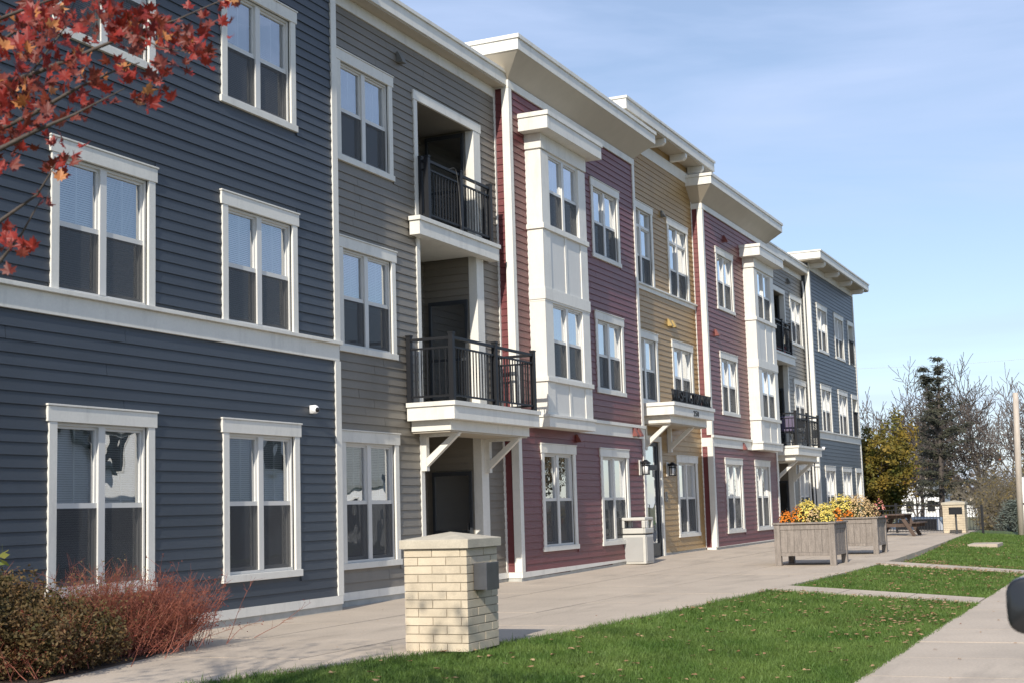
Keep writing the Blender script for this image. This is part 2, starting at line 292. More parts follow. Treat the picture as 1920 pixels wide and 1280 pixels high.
# lawns: soil sheet and real blades
LAWN = [(3, 21.24), (22.26, 29.34), (30.36, 56)]
for a, b in LAWN:
    a -= .2; b += .2; m = MB(); nx = max(4, int((b - a) / 1.0)); ny = 8
    P = [[(a + (b - a) * i / nx, (lambda e: SW1 + .005 + (e - .005 - SW1) * j / ny)(edge(a + (b - a) * i / nx))) for j in range(ny + 1)] for i in range(nx + 1)]
    m.add([(x, y, lz(x, y)) for r in P for x, y in r], [(i * (ny + 1) + j, (i + 1) * (ny + 1) + j, (i + 1) * (ny + 1) + j + 1, i * (ny + 1) + j + 1) for i in range(nx) for j in range(ny)])
    struct('lawn', m, 'grass_far', smooth=True)
rs = np.random.default_rng(3)
def blades(a, b, dens, h, wd, name, label):
    n = int((b - a) * 3.9 * dens); X = rs.uniform(a, b, n); E_ = np.interp(X, [p[0] for p in EDGE], [p[1] for p in EDGE]); lo = SW1 - .04
    Y = lo + (E_ + .05 - lo) * rs.uniform(0, 1, n); keep = rs.uniform(0, 1, n) < (E_ - lo) / 4.2
    inpil = (X > 11.97) & (X < 12.69) & (Y > 5.97) & (Y < 6.71); keep &= ~inpil; X, Y = X[keep], Y[keep]; n = len(X)
    Z = np.array([lz(x, min(max(y, SW1), edge(x))) for x, y in zip(X, Y)]) - .005
    ang = rs.uniform(0, 2 * np.pi, n); bare = np.sin(X * 1.7 + 1.3 * np.sin(Y * 2.1)) * np.sin(Y * 2.9 + .7 * X); clump = .75 + .15 * bare + .35 * np.sin(X * 3.1 + 2 * np.sin(Y * 2.3)) * np.sin(Y * 3.7 + X)
    H = h * rs.uniform(.45, 1.15, n) * (.8 + .35 * clump); tall = rs.uniform(0, 1, n) < .03; H[tall] *= 1.5
    lean = rs.normal(0, .38, (n, 2)) * H[:, None]; wx, wy = np.cos(ang) * wd, np.sin(ang) * wd
    V = np.zeros((n, 5, 3), np.float32)
    V[:, 0] = np.stack([X - wx, Y - wy, Z], 1); V[:, 1] = np.stack([X + wx, Y + wy, Z], 1)
    mx_, my_ = X + lean[:, 0] * .35, Y + lean[:, 1] * .35
    V[:, 2] = np.stack([mx_ + wx * .8, my_ + wy * .8, Z + H * .58], 1); V[:, 3] = np.stack([mx_ - wx * .8, my_ - wy * .8, Z + H * .58], 1)
    V[:, 4] = np.stack([X + lean[:, 0], Y + lean[:, 1], Z + H], 1)
    i = np.arange(n)[:, None] * 5; F = np.concatenate([i + [0, 1, 2], i + [0, 2, 3], i + [3, 2, 4]])
    o = link(bpy.data.objects.new(name, npmesh(name, V.reshape(-1, 3), F, 'grass'))); return tag(o, label, 'grass', kind='stuff')
blades(8.6, 15, 5200, .078, .0038, 'grass', 'short green lawn grass beside the brick pillar')
blades(15, 21.2, 3000, .075, .005, 'grass', 'short green lawn grass between the brick pillar and the narrow concrete path')
blades(22.28, 29.33, 1500, .06, .006, 'grass', 'lawn grass between the two narrow concrete paths')
blades(30.4, 52, 650, .06, .009, 'grass', 'far lawn grass beyond the second concrete path')
# fallen leaves, lying on lawn and sidewalk
m = MB()
def fallen(x, y, z, s):
    a = rnd.uniform(0, 6.28); t = rnd.uniform(-.4, .4); c, d = math.cos(a), math.sin(a)
    pts = []
    for k in range(7):
        q = 2 * math.pi * k / 7; r = s * (1 if k % 2 else .6); px_, py_ = r * math.cos(q), r * .75 * math.sin(q); pts.append((x + px_ * c - py_ * d, y + px_ * d + py_ * c, z + .3 * px_ * t + rnd.uniform(0, .3) * s))
    m.add([(x, y, z)] + pts, [(0, 1 + k, 1 + (k + 1) % 7) for k in range(7)])
def on_lawn(n, x0, x1, y0=None, y1=None, s=(.028, .052)):
    for i in range(n):
        x = rnd.uniform(x0, x1); e = edge(x); y = rnd.uniform(y0 if y0 else SW1, y1 if y1 else e)
        fallen(x, y, lz(x, y) + .066, rnd.uniform(*s))
on_lawn(100, 10, 15, None, None); on_lawn(200, 15, 21.2); on_lawn(150, 15, 21.2, SW1, 3.4); on_lawn(210, 22.3, 29.3); on_lawn(70, 26.5, 29.3, SW1, 4.2); on_lawn(120, 28.6, 29.33, None, None)
on_lawn(200, 30.5, 33, 4.2, None, (.025, .045)); on_lawn(180, 30.4, 31.2, None, None, (.025, .045)); on_lawn(150, 33, 46); on_lawn(60, 38, 42, 4.9, None, (.03, .05)); on_lawn(50, 20.4, 21.2)
for i in range(60): fallen(rnd.uniform(9, 40), rnd.uniform(SW0, SW1), SWZ + .008, rnd.uniform(.015, .03))
for i in range(45):
    x = rnd.uniform(10, 40); y = rnd.uniform(edge(x) + .2, 10.3); fallen(x, y, gz(x, y) + .008, rnd.uniform(.01, .02))
o = link(bpy.data.objects.new('fallen_leaves', m.mesh('fallen_leaves'))); o.data.materials.append(MATS['dead_leaf']); tag(o, 'dry tan leaves scattered over lawn and pavement', 'leaves', kind='stuff')
# planting bed against the blue wall
bed = [(2, 8.6), (6, 7.9), (9.15, 8.55), (11.0, 8.98), (11.9, 9.4), (12.4, 10.0), (12.5, 10.46), (2, 10.46)]
m = MB(); m.add([(x, y, .012) for x, y in bed] + [(x, y, -.1) for x, y in bed], [tuple(range(len(bed)))] + [(i, len(bed) + i, len(bed) + (i + 1) % len(bed), (i + 1) % len(bed)) for i in range(len(bed))])
struct('planting_bed', m, 'mulch')

# ------------------------------------------------------------------ the apartment building
FR, RE, RD = 10.472, 10.753, .13
bld = thing('apartment_building', 'three storey apartment building with blue, grey, red and yellow siding and white trim', 'building', (32.79, FR, 0))
CX = 32.79
def MX(x): return 2 * CX - x
unit = MB(); T0, T1, HB = .0195, .003, .136
unit.add([(0, 0, 0), (1, 0, 0), (1, -T0, 0), (0, -T0, 0), (0, 0, HB), (1, 0, HB), (1, -T1, HB), (0, -T1, HB)], [(0, 1, 2, 3), (4, 7, 6, 5), (3, 2, 6, 7), (0, 3, 7, 4), (1, 5, 6, 2)])
UB = {}
def unit_board(m):
    if m not in UB: UB[m] = unit.mesh('siding_board'); UB[m].materials.append(MATS[m])
    return UB[m]
BOARDS = [0]
def siding_rows(parent, m, x0, x1, z0, z1, y, holes, indiv=False, joined=None):
    """lap boards facing -Y between x0,x1, cut round the holes"""
    mb = joined if joined is not None else MB(); z = z0; k = 0
    while z < z1 - .01:
        h = min(RD, z1 - z); cuts = [(x0, x1)]
        for a, b, c, d in holes:
            if c < z + RD * .6 and d > z + RD * .4:
                nc = []
                for s, e in cuts:
                    if b <= s or a >= e: nc.append((s, e))
                    else:
                        if a > s + .02: nc.append((s, a))
                        if b < e - .02: nc.append((b, e))
                cuts = nc
        segs = []
        for s, e in cuts:
            if e - s > 2.6:
                j = s + rnd.uniform(.8, min(3.6, e - s - .5)); segs += [(s, j - .003), (j + .003, e)]
            else: segs.append((s, e))
        for s, e in segs:
            if indiv and BOARDS[0] < 300 and e > 10.2:
                BOARDS[0] += 1; inst('siding_board', unit_board(m), parent, (s, y + rnd.uniform(-.002, .002), z + rnd.uniform(-.0012, .0012)), (e - s, 1, h / RD))
            else:
                mb.add([(s, y, z), (e, y, z), (e, y - T0, z), (s, y - T0, z), (s, y, z + h * 1.04), (e, y, z + h * 1.04), (e, y - T1, z + h * 1.04), (s, y - T1, z + h * 1.04)], [(0, 1, 2, 3), (4, 7, 6, 5), (3, 2, 6, 7), (0, 3, 7, 4), (1, 5, 6, 2)])
        z += RD; k += 1
    if joined is None and mb.v: tag(part('siding', mb, m, parent), kind='stuff')
def siding_side(mb, x, y0, y1, z0, z1, sgn=-1):
    """boards on a wall facing -X (sgn -1) or +X"""
    z = z0
    while z < z1 - .01:
        h = min(RD, z1 - z); a, b = x + sgn * T0, x + sgn * T1
        mb.add([(x, y0, z), (x, y1, z), (a, y1, z), (a, y0, z), (x, y0, z + h * 1.04), (x, y1, z + h * 1.04), (b, y1, z + h * 1.04), (b, y0, z + h * 1.04)], [(0, 3, 2, 1), (4, 5, 6, 7), (3, 7, 6, 2), (0, 4, 7, 3), (1, 2, 6, 5)])
        z += RD
def wall_grid(mb, x0, x1, z0, z1, y, holes):
    xs = sorted({x0, x1, *[v for h in holes for v in h[:2] if x0 < v < x1]}); zs = sorted({z0, z1, *[v for h in holes for v in h[2:] if z0 < v < z1]})
    for a, b in zip(xs, xs[1:]):
        for c, d in zip(zs, zs[1:]):
            mx_, mz = (a + b) / 2, (c + d) / 2
            if not any(h[0] < mx_ < h[1] and h[2] < mz < h[3] for h in holes): mb.quad((a, y, c), (b, y, c), (b, y, d), (a, y, d))
# ---- windows
WW, CS, HD, SB = 1.765, .12, .165, .09
def sash_set(x0, x1, z0, z1, y, P, transom=False, blind=1.0, curtain=False, split=2):
    """double-hung pair filling an opening; P(name, MB, material) makes a sub-part"""
    fr = .032; mul = .105; s = MB(); yo = y + .012
    s.box(x0, x1, yo, y + .10, z1 - fr, z1); s.box(x0, x1, yo, y + .10, z0, z0 + fr * 1.2)
    s.box(x0, x0 + fr, yo, y + .10, z0 + fr * 1.2, z1 - fr); s.box(x1 - fr, x1, yo, y + .10, z0 + fr * 1.2, z1 - fr)
    xm = (x0 + x1) / 2; s.box(xm - mul / 2, xm + mul / 2, yo - .004, y + .10, z0 + fr * 1.2, z1 - fr)
    zt = z1 - fr
    if transom:
        zt = z1 - .42; s.box(x0 + fr, xm - mul / 2, yo, y + .1, zt - .02, zt + .045); s.box(xm + mul / 2, x1 - fr, yo, y + .1, zt - .02, zt + .045)
    zm = (z0 + (zt if transom else z1)) / 2 + .0; out = []
    for a, b in ((x0 + fr, xm - mul / 2), (xm + mul / 2, x1 - fr)):
        s.box(a, b, y + .03, y + .085, zm - .028, zm + .028)
        top = zt - (.02 if transom else 0)
        s.box(a, a + .03, y + .04, y + .08, zm + .028, top); s.box(b - .03, b, y + .04, y + .08, zm + .028, top); s.box(a + .03, b - .03, y + .04, y + .08, top - .03, top)
        s.box(a, a + .035, y + .06, y + .095, z0 + fr * 1.2, zm - .028); s.box(b - .035, b, y + .06, y + .095, z0 + fr * 1.2, zm - .028); s.box(a + .035, b - .035, y + .06, y + .095, z0 + fr * 1.2, z0 + fr * 1.2 + .045)
    P('sash', s, 'vinyl')
    for a, b in ((x0 + fr, xm - mul / 2), (xm + mul / 2, x1 - fr)):
        top = zt - (.02 if transom else 0)
        P('pane', MB().quad((a + .02, y + .062, zm), (b - .02, y + .062, zm), (b - .02, y + .062, top - .02), (a + .02, y + .062, top - .02)), 'glass')
        P('pane', MB().quad((a + .02, y + .080, z0 + .05), (b - .02, y + .080, z0 + .05), (b - .02, y + .080, zm), (a + .02, y + .080, zm)), 'glass')
        P('insect_screen', MB().quad((a, y + .03, z0 + fr), (b, y + .03, z0 + fr), (b, y + .03, zm - .028), (a, y + .03, zm - .028)), 'screen')
        if transom: P('pane', MB().quad((a, y + .06, zt + .04), (b, y + .06, zt + .04), (b, y + .06, z1 - fr), (a, y + .06, z1 - fr)), 'glass')
        P('grille_bar', MB().box((a + b) / 2 - .011, (a + b) / 2 + .011, y + .064, y + .075, zm, top), 'vinyl')
        if blind > 0:
            bl = MB(); zb = z0 + .05 + (z1 - z0 - .1) * (1 - blind); z = z1 - .05; tilt = .014
            while z > zb:
                bl.quad((a + .01, y + .135, z - .010), (b - .01, y + .135, z - .010), (b - .01, y + .135 + tilt, z + .012), (a + .01, y + .135 + tilt, z + .012)); z -= .0255
            P('blind', bl, 'blind')
        if curtain:
            cu = MB(); n = 14; pts = [(a + (b - a) * i / n, y + .17 + .025 * math.sin(i * 2.1)) for i in range(n + 1)]
            for p, q in zip(pts, pts[1:]): cu.quad((p[0], p[1], z0 + .05), (q[0], q[1], z0 + .05), (q[0], q[1], z1 - .05), (p[0], p[1], z1 - .05))
            P('curtain', cu, 'curtain')
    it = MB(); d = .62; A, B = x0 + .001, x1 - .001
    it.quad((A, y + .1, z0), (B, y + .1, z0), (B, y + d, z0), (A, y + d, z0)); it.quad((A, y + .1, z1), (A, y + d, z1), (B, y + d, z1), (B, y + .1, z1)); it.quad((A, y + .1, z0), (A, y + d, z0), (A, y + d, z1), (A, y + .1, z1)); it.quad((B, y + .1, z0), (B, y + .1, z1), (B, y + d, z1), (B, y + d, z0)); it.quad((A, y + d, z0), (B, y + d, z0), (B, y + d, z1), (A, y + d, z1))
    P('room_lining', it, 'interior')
WP = {}
def window(x0, zb, zt, y, sill=True, transom=False, blind=1.0, curtain=False, w=WW):
    """a cased double window; x0 left of the head board, zb bottom of sill, zt top of head. returns (opening, casing rect)"""
    key = (round(zt - zb, 3), sill, transom, blind, curtain, round(w, 3)); h = zt - zb; b0 = SB if sill else 0
    op = (x0 + .03 + CS, x0 + w - .03 - CS, zb + b0, zt - HD)
    if key in WP: c = copy_tree(WP[key], bld); c.location = (x0 - CX, y - FR, zb)
    else:
        m = MB(); m.box(0, w, -.042, .0, h - HD, h).box(-.012, w + .012, -.055, 0, h + .0015, h + .022)
        m.box(.03, .03 + CS, -.034, 0, b0, h - HD).box(w - .03 - CS, w - .03, -.034, 0, b0, h - HD)
        if sill: m.box(.0, w, -.046, 0, 0, b0)
        me = m.mesh('window'); me.materials.append(MATS['trim']); o = link(bpy.data.objects.new('window', me)); o.parent = bld; ORG[o.name] = (0, 0, 0)
        bevel(o, .003, 1)
        sash_set(.03 + CS, w - .03 - CS, b0, h - HD, 0, lambda nme, mb_, mt: part(nme, mb_, mt, o), transom, blind, curtain)
        o.location = (x0 - CX, y - FR, zb); WP[key] = o
    return op, (x0 + (.0 if h < 0 else .03), x0 + w - .03, zb, zt - HD), (x0, x0 + w, zt - HD, zt + .02), (x0, x0 + w, zb, zb + b0)
F1, F2, F3 = (.53, 2.55), (3.725, 5.445), (6.61, 8.335)
def block(x0, x1, y, ztop, mt, wins, extra_holes=(), extra_ops=(), zbot=.20, indiv=False, lab=''):
    ops, hs = list(extra_ops), list(extra_holes)
    for wn in wins:
        op, c, hd, sl_ = window(*wn[0], **wn[1]); ops.append(op); hs += [c, hd] + ([sl_] if sl_[3] > sl_[2] else [])
    m = MB(); wall_grid(m, x0, x1, -.3, ztop, y, ops)
    m.quad((x0, y, -.3), (x0, y, ztop), (x0, 24, ztop), (x0, 24, -.3)); m.quad((x1, y, -.3), (x1, 24, -.3), (x1, 24, ztop), (x1, y, ztop)); m.quad((x0, 24, -.3), (x0, 24, ztop), (x1, 24, ztop), (x1, 24, -.3))
    wl = part('wall', m, mt, bld); wl['label'] = lab
    return wl, hs
def trim(name, *boxes, m='trim', parent=None, bev=.004):
    mb = MB()
    for b in boxes: mb.box(*b)
    return part(name, mb, m, parent or bld, bev=bev)
def baseboard(x0, x1, y):
    z0 = lambda x: gz(x, y)
    n = max(1, int((x1 - x0) / 2)); m = MB(); f = MB()
    for i in range(n):
        a, b = x0 + (x1 - x0) * i / n, x0 + (x1 - x0) * (i + 1) / n; t = .205
        m.add([(a, y - .038, max(.09, z0(a) + .06)), (b, y - .038, max(.09, z0(b) + .06)), (b, y - .038, t), (a, y - .038, t), (a, y - .001, max(.09, z0(a) + .06)), (b, y - .001, max(.09, z0(b) + .06)), (b, y - .001, t), (a, y - .001, t)], [(0, 1, 2, 3), (3, 2, 6, 7), (0, 4, 5, 1), (0, 3, 7, 4), (1, 5, 6, 2)])
        f.box(a, b, y - .018, y - .002, -.25, max(.0885, z0(a) + .058))
    part('base_board', m, 'trim', bld); part('foundation', f, 'foundation', bld)
def bracket(m, x, yw, yf, zt):
    m.prism([(yw, zt), (yw, zt - .17), (yf + .12, zt - .17), (yf + .04, zt - .10), (yf + .04, zt)], 'x', x - .07, x + .07)
# ================= blue ends
def blue(x0, x1, cols, mirror, lab, indiv):
    wins = []; holes = []
    for cx in cols:
        far = mirror
        wins.append(((cx, *F1, FR), dict(blind=1.0)))
        wins.append(((cx, 3.785, 5.44, FR), dict(sill=False, blind=1.0)))
        wins.append(((cx, *F3, FR), dict(blind=1.0)))
    belt = (x0, x1, 3.50, 3.79); ex = [belt]; eo = []
    if mirror:                       # narrow balcony doors at the far corner
        for zb, zt in ((.15, 2.56), (3.79, 5.44), (6.6, 8.34)):
            ex += [(54.82, 56.0, zb, zt)]; eo += [(54.95, 55.85, zb + .02, zt - .18)]
    wl, hs = block(x0, x1, FR, 9.66, 'siding_blue', wins, ex, eo, lab=lab)
    siding_rows(wl, 'siding_blue', x0 + .0, x1 - .0, .205, 9.42, FR, hs + [(x1 - .115, x1, 0, 10)] + ([(x0, x0 + .115, 0, 10)] if mirror else []), indiv)
    if mirror:
        for zb, zt in ((.15, 2.56), (3.79, 5.44), (6.6, 8.34)):
            m = MB(); m.box(54.82, 56.0, FR - .04, FR, zt - .17, zt).box(54.85, 54.95, FR - .033, FR, zb, zt - .17).box(55.85, 55.97, FR - .033, FR, zb, zt - .17)
            m.quad((55.85, FR, zb), (55.85, FR + .7, zb), (55.85, FR + .7, zt - .18), (55.85, FR, zt - .18)); m.quad((54.95, FR + .7, zb), (55.85, FR + .7, zb), (55.85, FR + .7, zt - .18), (54.95, FR + .7, zt - .18)); m.quad((54.95, FR, zt - .18), (55.85, FR, zt - .18), (55.85, FR + .7, zt - .18), (54.95, FR + .7, zt - .18)); m.quad((54.95, FR, zb), (54.95, FR, zt - .18), (54.95, FR + .7, zt - .18), (54.95, FR + .7, zb))
            part('doorway', m, 'trim', bld)
            if zb > 3:
                for k in range(9): inst('picket', PICK, bld, (55.0 + k * .1, FR - .03, zb + .08), (1, 1, .9))
                trim('rail', (54.94, 55.86, FR - .05, FR - .01, zb + .95, zb + .99), m='metal_black', bev=0)
    trim('belt_course', (x0, x1 + .0, FR - .034, FR - .001, 3.505, 3.735), (x0, x1 + .02, FR - .085, FR - .001, 3.7365, 3.785))
    trim('frieze_board', (x0, x1, FR - .034, FR - .001, 9.42, 9.655))
    baseboard(x0, x1, FR)
    sides = [(x1 - .115, x1 + .03, FR - .034, FR + .115)] + ([(x0 - .03, x0 + .115, FR - .034, FR + .115)] if mirror else [])
    for s in sides:
        a, b, c, d = s; trim('corner_board', (a, b, c, d, .206, 3.504), (a, b, c, d, 3.786, 9.419))
    ovl = .59
    rx0, rx1 = (x0 - ovl, x1 + ovl) if mirror else (x0 - .3, x1 + .25)
    rf = part('roof', MB().box(rx0, rx1, FR - ovl, 24.5, 9.69, 9.93), 'trim', bld, bev=.005)
    part('roof_edge', MB().box(rx0 - .03, rx1 + .03, FR - ovl - .03, 24.5, 9.9315, 9.985), 'trim', rf)
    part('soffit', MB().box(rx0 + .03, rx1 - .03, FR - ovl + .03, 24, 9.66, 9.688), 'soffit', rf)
    n = 4
    for k in range(n):
        bm = MB(); bracket(bm, x0 + .35 + (x1 - x0 - .7) * k / (n - 1), FR - .035, FR - ovl, 9.659); part('bracket', bm, 'trim', rf)
PICK = MB().box(-.008, .008, -.008, .008, 0, 1).mesh('picket'); PICK.materials.append(MATS['metal_black'])
blue(8.95, 16.97, (11.17, 14.185), False, 'dark blue wall section nearest the camera', True)
blue(48.35, 56.25, (49.27, 52.26), True, 'blue wall section at the far end', False)
sb = MB(); siding_side(sb, 48.35, FR + .115, RE, .2, 9.42); tag(part('siding', sb, 'siding_blue', bld), kind='stuff')
# ================= grey wings with stacked loggias
def railing(pts, z, parent, h=1.06, posts=(), n_per=.108):
    """black picket rail along a polyline of (x,y)"""
    m = MB()
    for (ax, ay), (bx, by) in zip(pts, pts[1:]):
        m.bar((ax, ay, z + 1.0), (bx, by, z + 1.0), .045, .045); m.bar((ax, ay, z + .855), (bx, by, z + .855), .03, .03); m.bar((ax, ay, z + .09), (bx, by, z + .09), .03, .03)
    part('rail', m, 'metal_black', parent)
    for (x, y) in list(pts) + list(posts):
        p = MB().box(x - .04, x + .04, y - .04, y + .04, z, z + 1.06).box(x - .048, x + .048, y - .048, y + .048, z + 1.061, z + 1.085); part('post', p, 'metal_black', parent)
    for (ax, ay), (bx, by) in zip(pts, pts[1:]):
        L = math.hypot(bx - ax, by - ay); n = int(L / n_per)
        for k in range(1, n):
            t = k / n; px_, py_ = ax + (bx - ax) * t, ay + (by - ay) * t
            if any(abs(px_ - q[0]) < .06 and abs(py_ - q[1]) < .06 for q in list(pts) + list(posts)): continue
            inst('picket', PICK, parent, (px_, py_, z + .09), (1, 1, .765))
def grey(mir):
    f = (lambda x: MX(x)) if mir else (lambda x: x)
    def I(a, b): return (min(f(a), f(b)), max(f(a), f(b)))
    X0, X1 = I(16.975, 23.13); wl0, wl1 = I(17.42, 19.185)
    wins = [((wl0, *F1, RE), dict(blind=.0 if mir else .98, curtain=mir)), ((wl0, *F2, RE), dict(blind=.7 if mir else .58)), ((wl0, *F3, RE), dict(blind=1.0))]
    la, lb = I(20.0, 22.12); ca, cb = I(19.88, 22.40); ha, hb = I(19.86, 22.43)
    op = (la, lb, gz(21, RE) - .02, 8.17)
    wl, hs = block(X0, X1, RE, 9.26, 'siding_grey', wins, [(ca, cb, 0, 8.18), (ha, hb, 8.17, 8.34)], [op], lab='grey wall section with balconies, ' + ('far wing' if mir else 'near wing'))
    siding_rows(wl, 'siding_grey', X0, X1, .205, 9.03, RE, hs + [(X1 - .06, X1, 0, 10)] * (not mir), not mir)
    trim('frieze_board', (X0, X1, RE - .034, RE - .001, 9.03, 9.215))
    rf = part('roof', MB().box(X0, X1, 10.47, 24.4, 9.24, 9.455), 'trim', bld, bev=.005)
    part('roof_edge', MB().box(X0, X1, 10.44, 24.4, 9.4565, 9.515), 'trim', rf); part('soffit', MB().box(X0, X1, 10.50, 11.2, 9.216, 9.2385), 'soffit', rf)
    baseboard(X0, X1 if mir else X1, RE)
    e0, e1 = I(23.06, 23.129)
    trim('corner_board', (e0, e1, RE - .03, RE, .206, 9.029))
    # casings of the loggia opening
    a, b = I(19.88, 20.0); c, d = I(22.12, 22.40)
    trim('loggia_casing', (a, b, RE - .034, RE + .14, gz(21, RE), 8.169)); trim('loggia_casing', (c, d, RE - .034, RE + .13, gz(21, RE), 8.169)); trim('loggia_casing', (ha, hb, RE - .042, RE - .0, 8.17, 8.335))
    # inside of the loggia
    lg = MB(); yb = 11.8; za, zb_ = op[2], op[3]
    siding_side(lg, lb, RE + .131, yb, .1, 8.1, -1); siding_side(lg, la, RE + .141, yb, .1, 8.1, 1); siding_rows(bld, 'siding_grey', la, lb, .1, 8.1, yb, [], joined=lg)
    lg.quad((la, yb, za), (lb, yb, za), (lb, yb, zb_), (la, yb, zb_)); lg.quad((lb, RE + .131, za), (lb, yb, za), (lb, yb, zb_), (lb, RE + .131, zb_)); lg.quad((la, RE + .141, za), (la, RE + .141, zb_), (la, yb, zb_), (la, yb, za)); lg.quad((la, RE, zb_), (la, yb, zb_), (lb, yb, zb_), (lb, RE, zb_))
    tag(part('loggia_lining', lg, 'siding_grey', bld), kind='stuff')
    for z in (gz(21, RE), 3.075, 6.13):
        dr = part('balcony_door', MB().box(lb - .07, lb - .03, 10.90, 10.95, z + .02, z + 2.0).box(lb - .07, lb - .03, 11.63, 11.68, z + .02, z + 2.0).box(lb - .07, lb - .03, 10.95, 11.63, z + 1.93, z + 2.0).box(lb - .07, lb - .03, 10.95, 11.63, z + .02, z + .14).box(lb - .07, lb - .03, 10.95, 11.63, z + .92, z + .97), 'door_paint', bld)
        part('pane', MB().quad((lb - .055, 10.95, z + .14), (lb - .055, 11.63, z + .14), (lb - .055, 11.63, z + 1.93), (lb - .055, 10.95, z + 1.93)), 'glass', dr)
        part('door_back', MB().quad((lb - .034, 10.95, z + .14), (lb - .034, 11.63, z + .14), (lb - .034, 11.63, z + 1.93), (lb - .034, 10.95, z + 1.93)), 'black_gloss', dr)
        part('handle', MB().box(lb - .11, lb - .072, 10.965, 10.985, z + .95, z + 1.1), 'chrome', dr)
    # upper balcony, shallow
    a, b = I(19.61, 22.71)
    ub = part('balcony', MB().box(a + .03, b - .03, 10.53, RE - .036, 5.82, 6.055).box(la + .002, lb - .06, RE - .035, 11.79, 5.84, 6.05), 'trim', bld, bev=.004); ub['label'] = 'shallow third floor balcony' + (' at the far wing' if mir else ' at the near wing')
    part('slab_edge', MB().box(a, b, 10.50, RE - .036, 6.0565, 6.125), 'trim', ub); part('deck', MB().box(la + .002, lb - .06, RE - .035, 11.78, 6.052, 6.122), 'foundation', ub)
    p = [I(20.02, 22.42)[0], I(20.02, 22.42)[1]]
    railing([(p[0], RE - .05), (p[0], 10.57), (p[1], 10.57), (p[1], RE - .05)], 6.126, ub, posts=[((p[0] + p[1]) / 2, 10.57)])
    # lower balcony, deep, in two tiers on braces
    a, b = I(19.40, 22.80)
    lbn = part('balcony', MB().box(a + .03, b - .03, 9.87, RE - .036, 2.775, 2.99).box(la + .002, lb - .06, RE - .035, 11.79, 2.785, 2.98), 'trim', bld, bev=.004); lbn['label'] = 'deep second floor balcony on braces' + (' at the far wing' if mir else ' at the near wing')
    part('slab_edge', MB().box(a, b, 9.84, RE - .036, 2.9915, 3.062), 'trim', lbn); part('deck', MB().box(la + .002, lb - .06, RE - .035, 11.78, 2.982, 3.06), 'foundation', lbn)
    a2, b2 = I(19.57, 22.63); part('lower_tier', MB().box(a2, b2, 10.01, RE - .036, 2.61, 2.7735), 'trim', lbn, bev=.004); part('underside', MB().box(a2 + .03, b2 - .03, 10.04, RE - .04, 2.585, 2.609), 'soffit', lbn)
    p = [I(19.50, 22.69)[0], I(19.50, 22.69)[1]]
    railing([(p[0], RE - .06), (p[0], 9.93), (p[1], 9.93), (p[1], RE - .06)], 3.064, lbn, posts=[((p[0] + p[1]) / 2, 9.93)])
    for xx in (19.94, 22.30):
        x = f(xx); bm = MB(); bm.box(x - .05, x + .05, RE - .125, RE - .0345, 1.99, 2.584); bm.prism([(RE - .126, 2.06), (RE - .126, 2.20), (10.14, 2.584), (10.02, 2.584)], 'x', x - .045, x + .045); bm.box(x - .05, x + .05, 10.06, RE - .126, 2.535, 2.5845)
        part('brace', bm, 'trim', lbn)
grey(False); grey(True)
